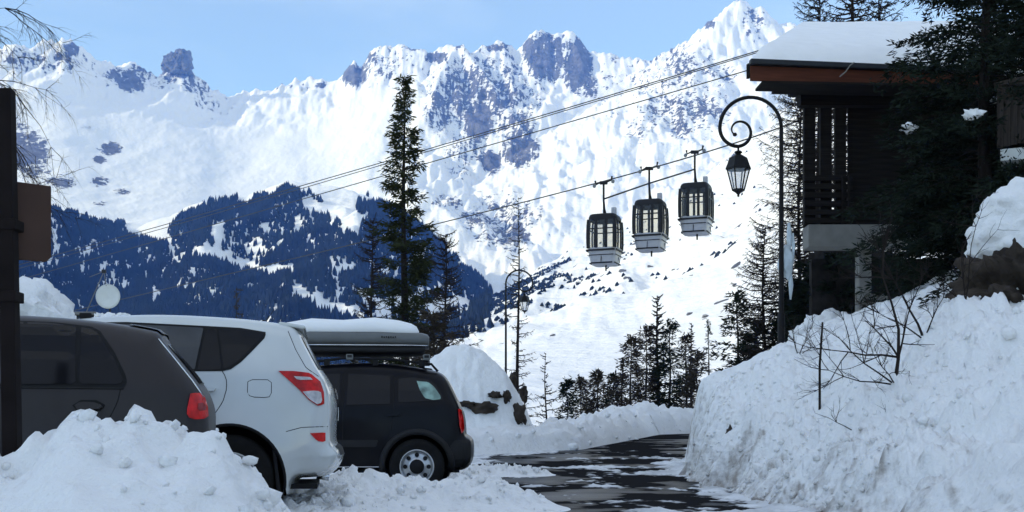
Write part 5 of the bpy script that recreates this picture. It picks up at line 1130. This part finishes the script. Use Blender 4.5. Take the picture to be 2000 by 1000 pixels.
# balcony: posts, rails, boarded wall
zt = lp(0, 190, Yh).z; zf = lp(0, 442, Yh).z
for a, b in ((1568, 1590), (1600, 1622), (1629, 1650)):
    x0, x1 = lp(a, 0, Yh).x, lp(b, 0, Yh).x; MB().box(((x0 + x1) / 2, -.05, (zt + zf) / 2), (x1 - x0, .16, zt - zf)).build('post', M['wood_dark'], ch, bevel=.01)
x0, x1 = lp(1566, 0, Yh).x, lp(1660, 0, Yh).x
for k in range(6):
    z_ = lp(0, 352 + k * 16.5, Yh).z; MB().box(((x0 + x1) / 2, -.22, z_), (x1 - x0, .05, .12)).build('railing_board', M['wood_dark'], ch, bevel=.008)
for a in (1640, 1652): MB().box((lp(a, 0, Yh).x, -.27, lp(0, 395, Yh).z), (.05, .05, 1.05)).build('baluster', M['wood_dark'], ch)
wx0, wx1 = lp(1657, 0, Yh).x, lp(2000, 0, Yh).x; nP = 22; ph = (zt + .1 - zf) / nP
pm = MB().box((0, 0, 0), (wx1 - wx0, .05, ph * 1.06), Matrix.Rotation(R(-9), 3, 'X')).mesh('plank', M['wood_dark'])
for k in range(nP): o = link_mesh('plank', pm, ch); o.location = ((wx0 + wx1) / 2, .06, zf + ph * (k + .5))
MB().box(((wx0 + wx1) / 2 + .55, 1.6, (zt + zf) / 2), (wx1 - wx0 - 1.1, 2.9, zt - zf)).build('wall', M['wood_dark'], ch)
sx0 = lp(1572, 0, Yh).x; zs0, zs1 = lp(0, 443, Yh).z, lp(0, 487, Yh).z
MB().box(((sx0 + wx1) / 2, -.05, (zs0 + zs1) / 2), (wx1 - sx0, .55, zs0 - zs1)).build('concrete_slab', M['concrete'], ch, bevel=.02)
cx0, cx1 = lp(1679, 0, Yh).x, lp(1703, 0, Yh).x
MB().box(((cx0 + cx1) / 2, .2, (zs1 + lp(0, 690, Yh).z) / 2), (cx1 - cx0, .35, zs1 - lp(0, 690, Yh).z)).build('column', M['concrete'], ch, bevel=.015)
MB().box((lp(1722, 0, Yh).x, .5, lp(0, 625, Yh).z), (.42, .6, 1.2)).build('footing', M['concrete'], ch, bevel=.02)
MB().box((lp(1850, 0, Yh).x, 2.9, zs1 - 1.6), (4.6, .25, 3.6)).build('undercroft_wall', M['dark_wall'], ch)
# shaded slope of earth and rock under the chalet
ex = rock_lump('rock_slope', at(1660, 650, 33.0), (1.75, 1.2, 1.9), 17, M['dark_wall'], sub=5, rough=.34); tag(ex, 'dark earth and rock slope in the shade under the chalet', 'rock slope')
hp = at(1612, 668, 25.6); heap('snow_drift', hp + Vector((.15, 0, -.35)), (.95, .8, .95), 33, 'smooth rounded snow drift below the chalet column', 'snow drift', rough=.06)
# ---------------------------------------------------------------- neighbouring balcony, far right
nb_ = empty('balcony', at(1990, 310, 19.5), R(-24)); tag(nb_, 'brown boarded balcony with a white edge at the far right', 'balcony')
O2 = nb_.location; z1 = at(0, 158, 19.5).z - O2.z; z0_ = at(0, 285, 19.5).z - O2.z
bm_ = MB().box((0, 0, 0), (.098, .03, z1 - z0_)).mesh('board', M['wood_brown'])
bx0 = at(1950, 0, 19.5).x - O2.x
for k in range(14): o = link_mesh('board', bm_, nb_); o.location = (bx0 + .05 + k * .104, -.03 * 0 + .0, (z0_ + z1) / 2 + .012 * k)
for k in range(16): o = link_mesh('board', bm_, nb_); o.location = (bx0 + .02, .06 + k * .104, (z0_ + z1) / 2); o.rotation_euler = (0, 0, R(90))
MB().box((bx0 + .7, .02, z1 + .06), (1.5, .14, .07), Matrix.Rotation(R(-7), 3, 'Y')).build('handrail', M['wood_brown'], nb_, bevel=.01)
MB().box((bx0 + .8, .9, z0_ - .12), (1.5, 1.8, .19)).build('concrete_edge', M['plaster'], nb_, bevel=.01)
MB().box((bx0 + 2.4, 2.2, -1.0), (2.0, .8, 6)).build('house_wall', M['wood_brown'], nb_)
# ---------------------------------------------------------------- boulder with snow cap
bo = empty('boulder', (at(1960, 600, 14.6).x, 14.5, 1.52)); tag(bo, 'dark boulder under a thick overhanging snow cap at the right edge', 'boulder')
rock_lump('rock', (.10, -.15, .72), (.62, .75, .66), 44, M['rock'], bo, sub=5, rough=.36, freq=2.4)
cp = heap('snow_cap', (.36, .15, 1.60), (.70, .85, .62), 46, None, None, rough=.06, amp=.45); cp.parent = bo
for i, (a, b, r_) in enumerate(((1912, 610, .04), (1937, 605, .05), (1985, 560, .06))): rock_lump('snow_patch', at(a, b, 14.05) - bo.location, (r_, .06, r_ * 1.3), 47 + i, M['smooth_snow'], bo, sub=3, rough=.08)
HAZE = 0.8e-4
# ---------------------------------------------------------------- the blue mountain air
hm = bpy.data.materials.new('mountain_air'); hm.use_nodes = True; ht = hm.node_tree; ht.nodes.clear()
pvn = ht.nodes.new('ShaderNodeVolumePrincipled'); ho = ht.nodes.new('ShaderNodeOutputMaterial')
pvn.inputs['Color'].default_value = (.10, .28, .95, 1); pvn.inputs['Density'].default_value = HAZE; pvn.inputs['Absorption Color'].default_value = (1, 1, 1, 1)
pvn.inputs['Anisotropy'].default_value = 0.0
ht.links.new(pvn.outputs[0], ho.inputs['Volume'])
hb, htop = float(TH.min()) - 1.0, float(TH.max()) + 15.0
hz = MB().box((0, 3300, (hb + htop) / 2), (9600, 7800, htop - hb)).build('haze', hm); tag(hz, 'thin blue mountain air', 'haze', kind='stuff')
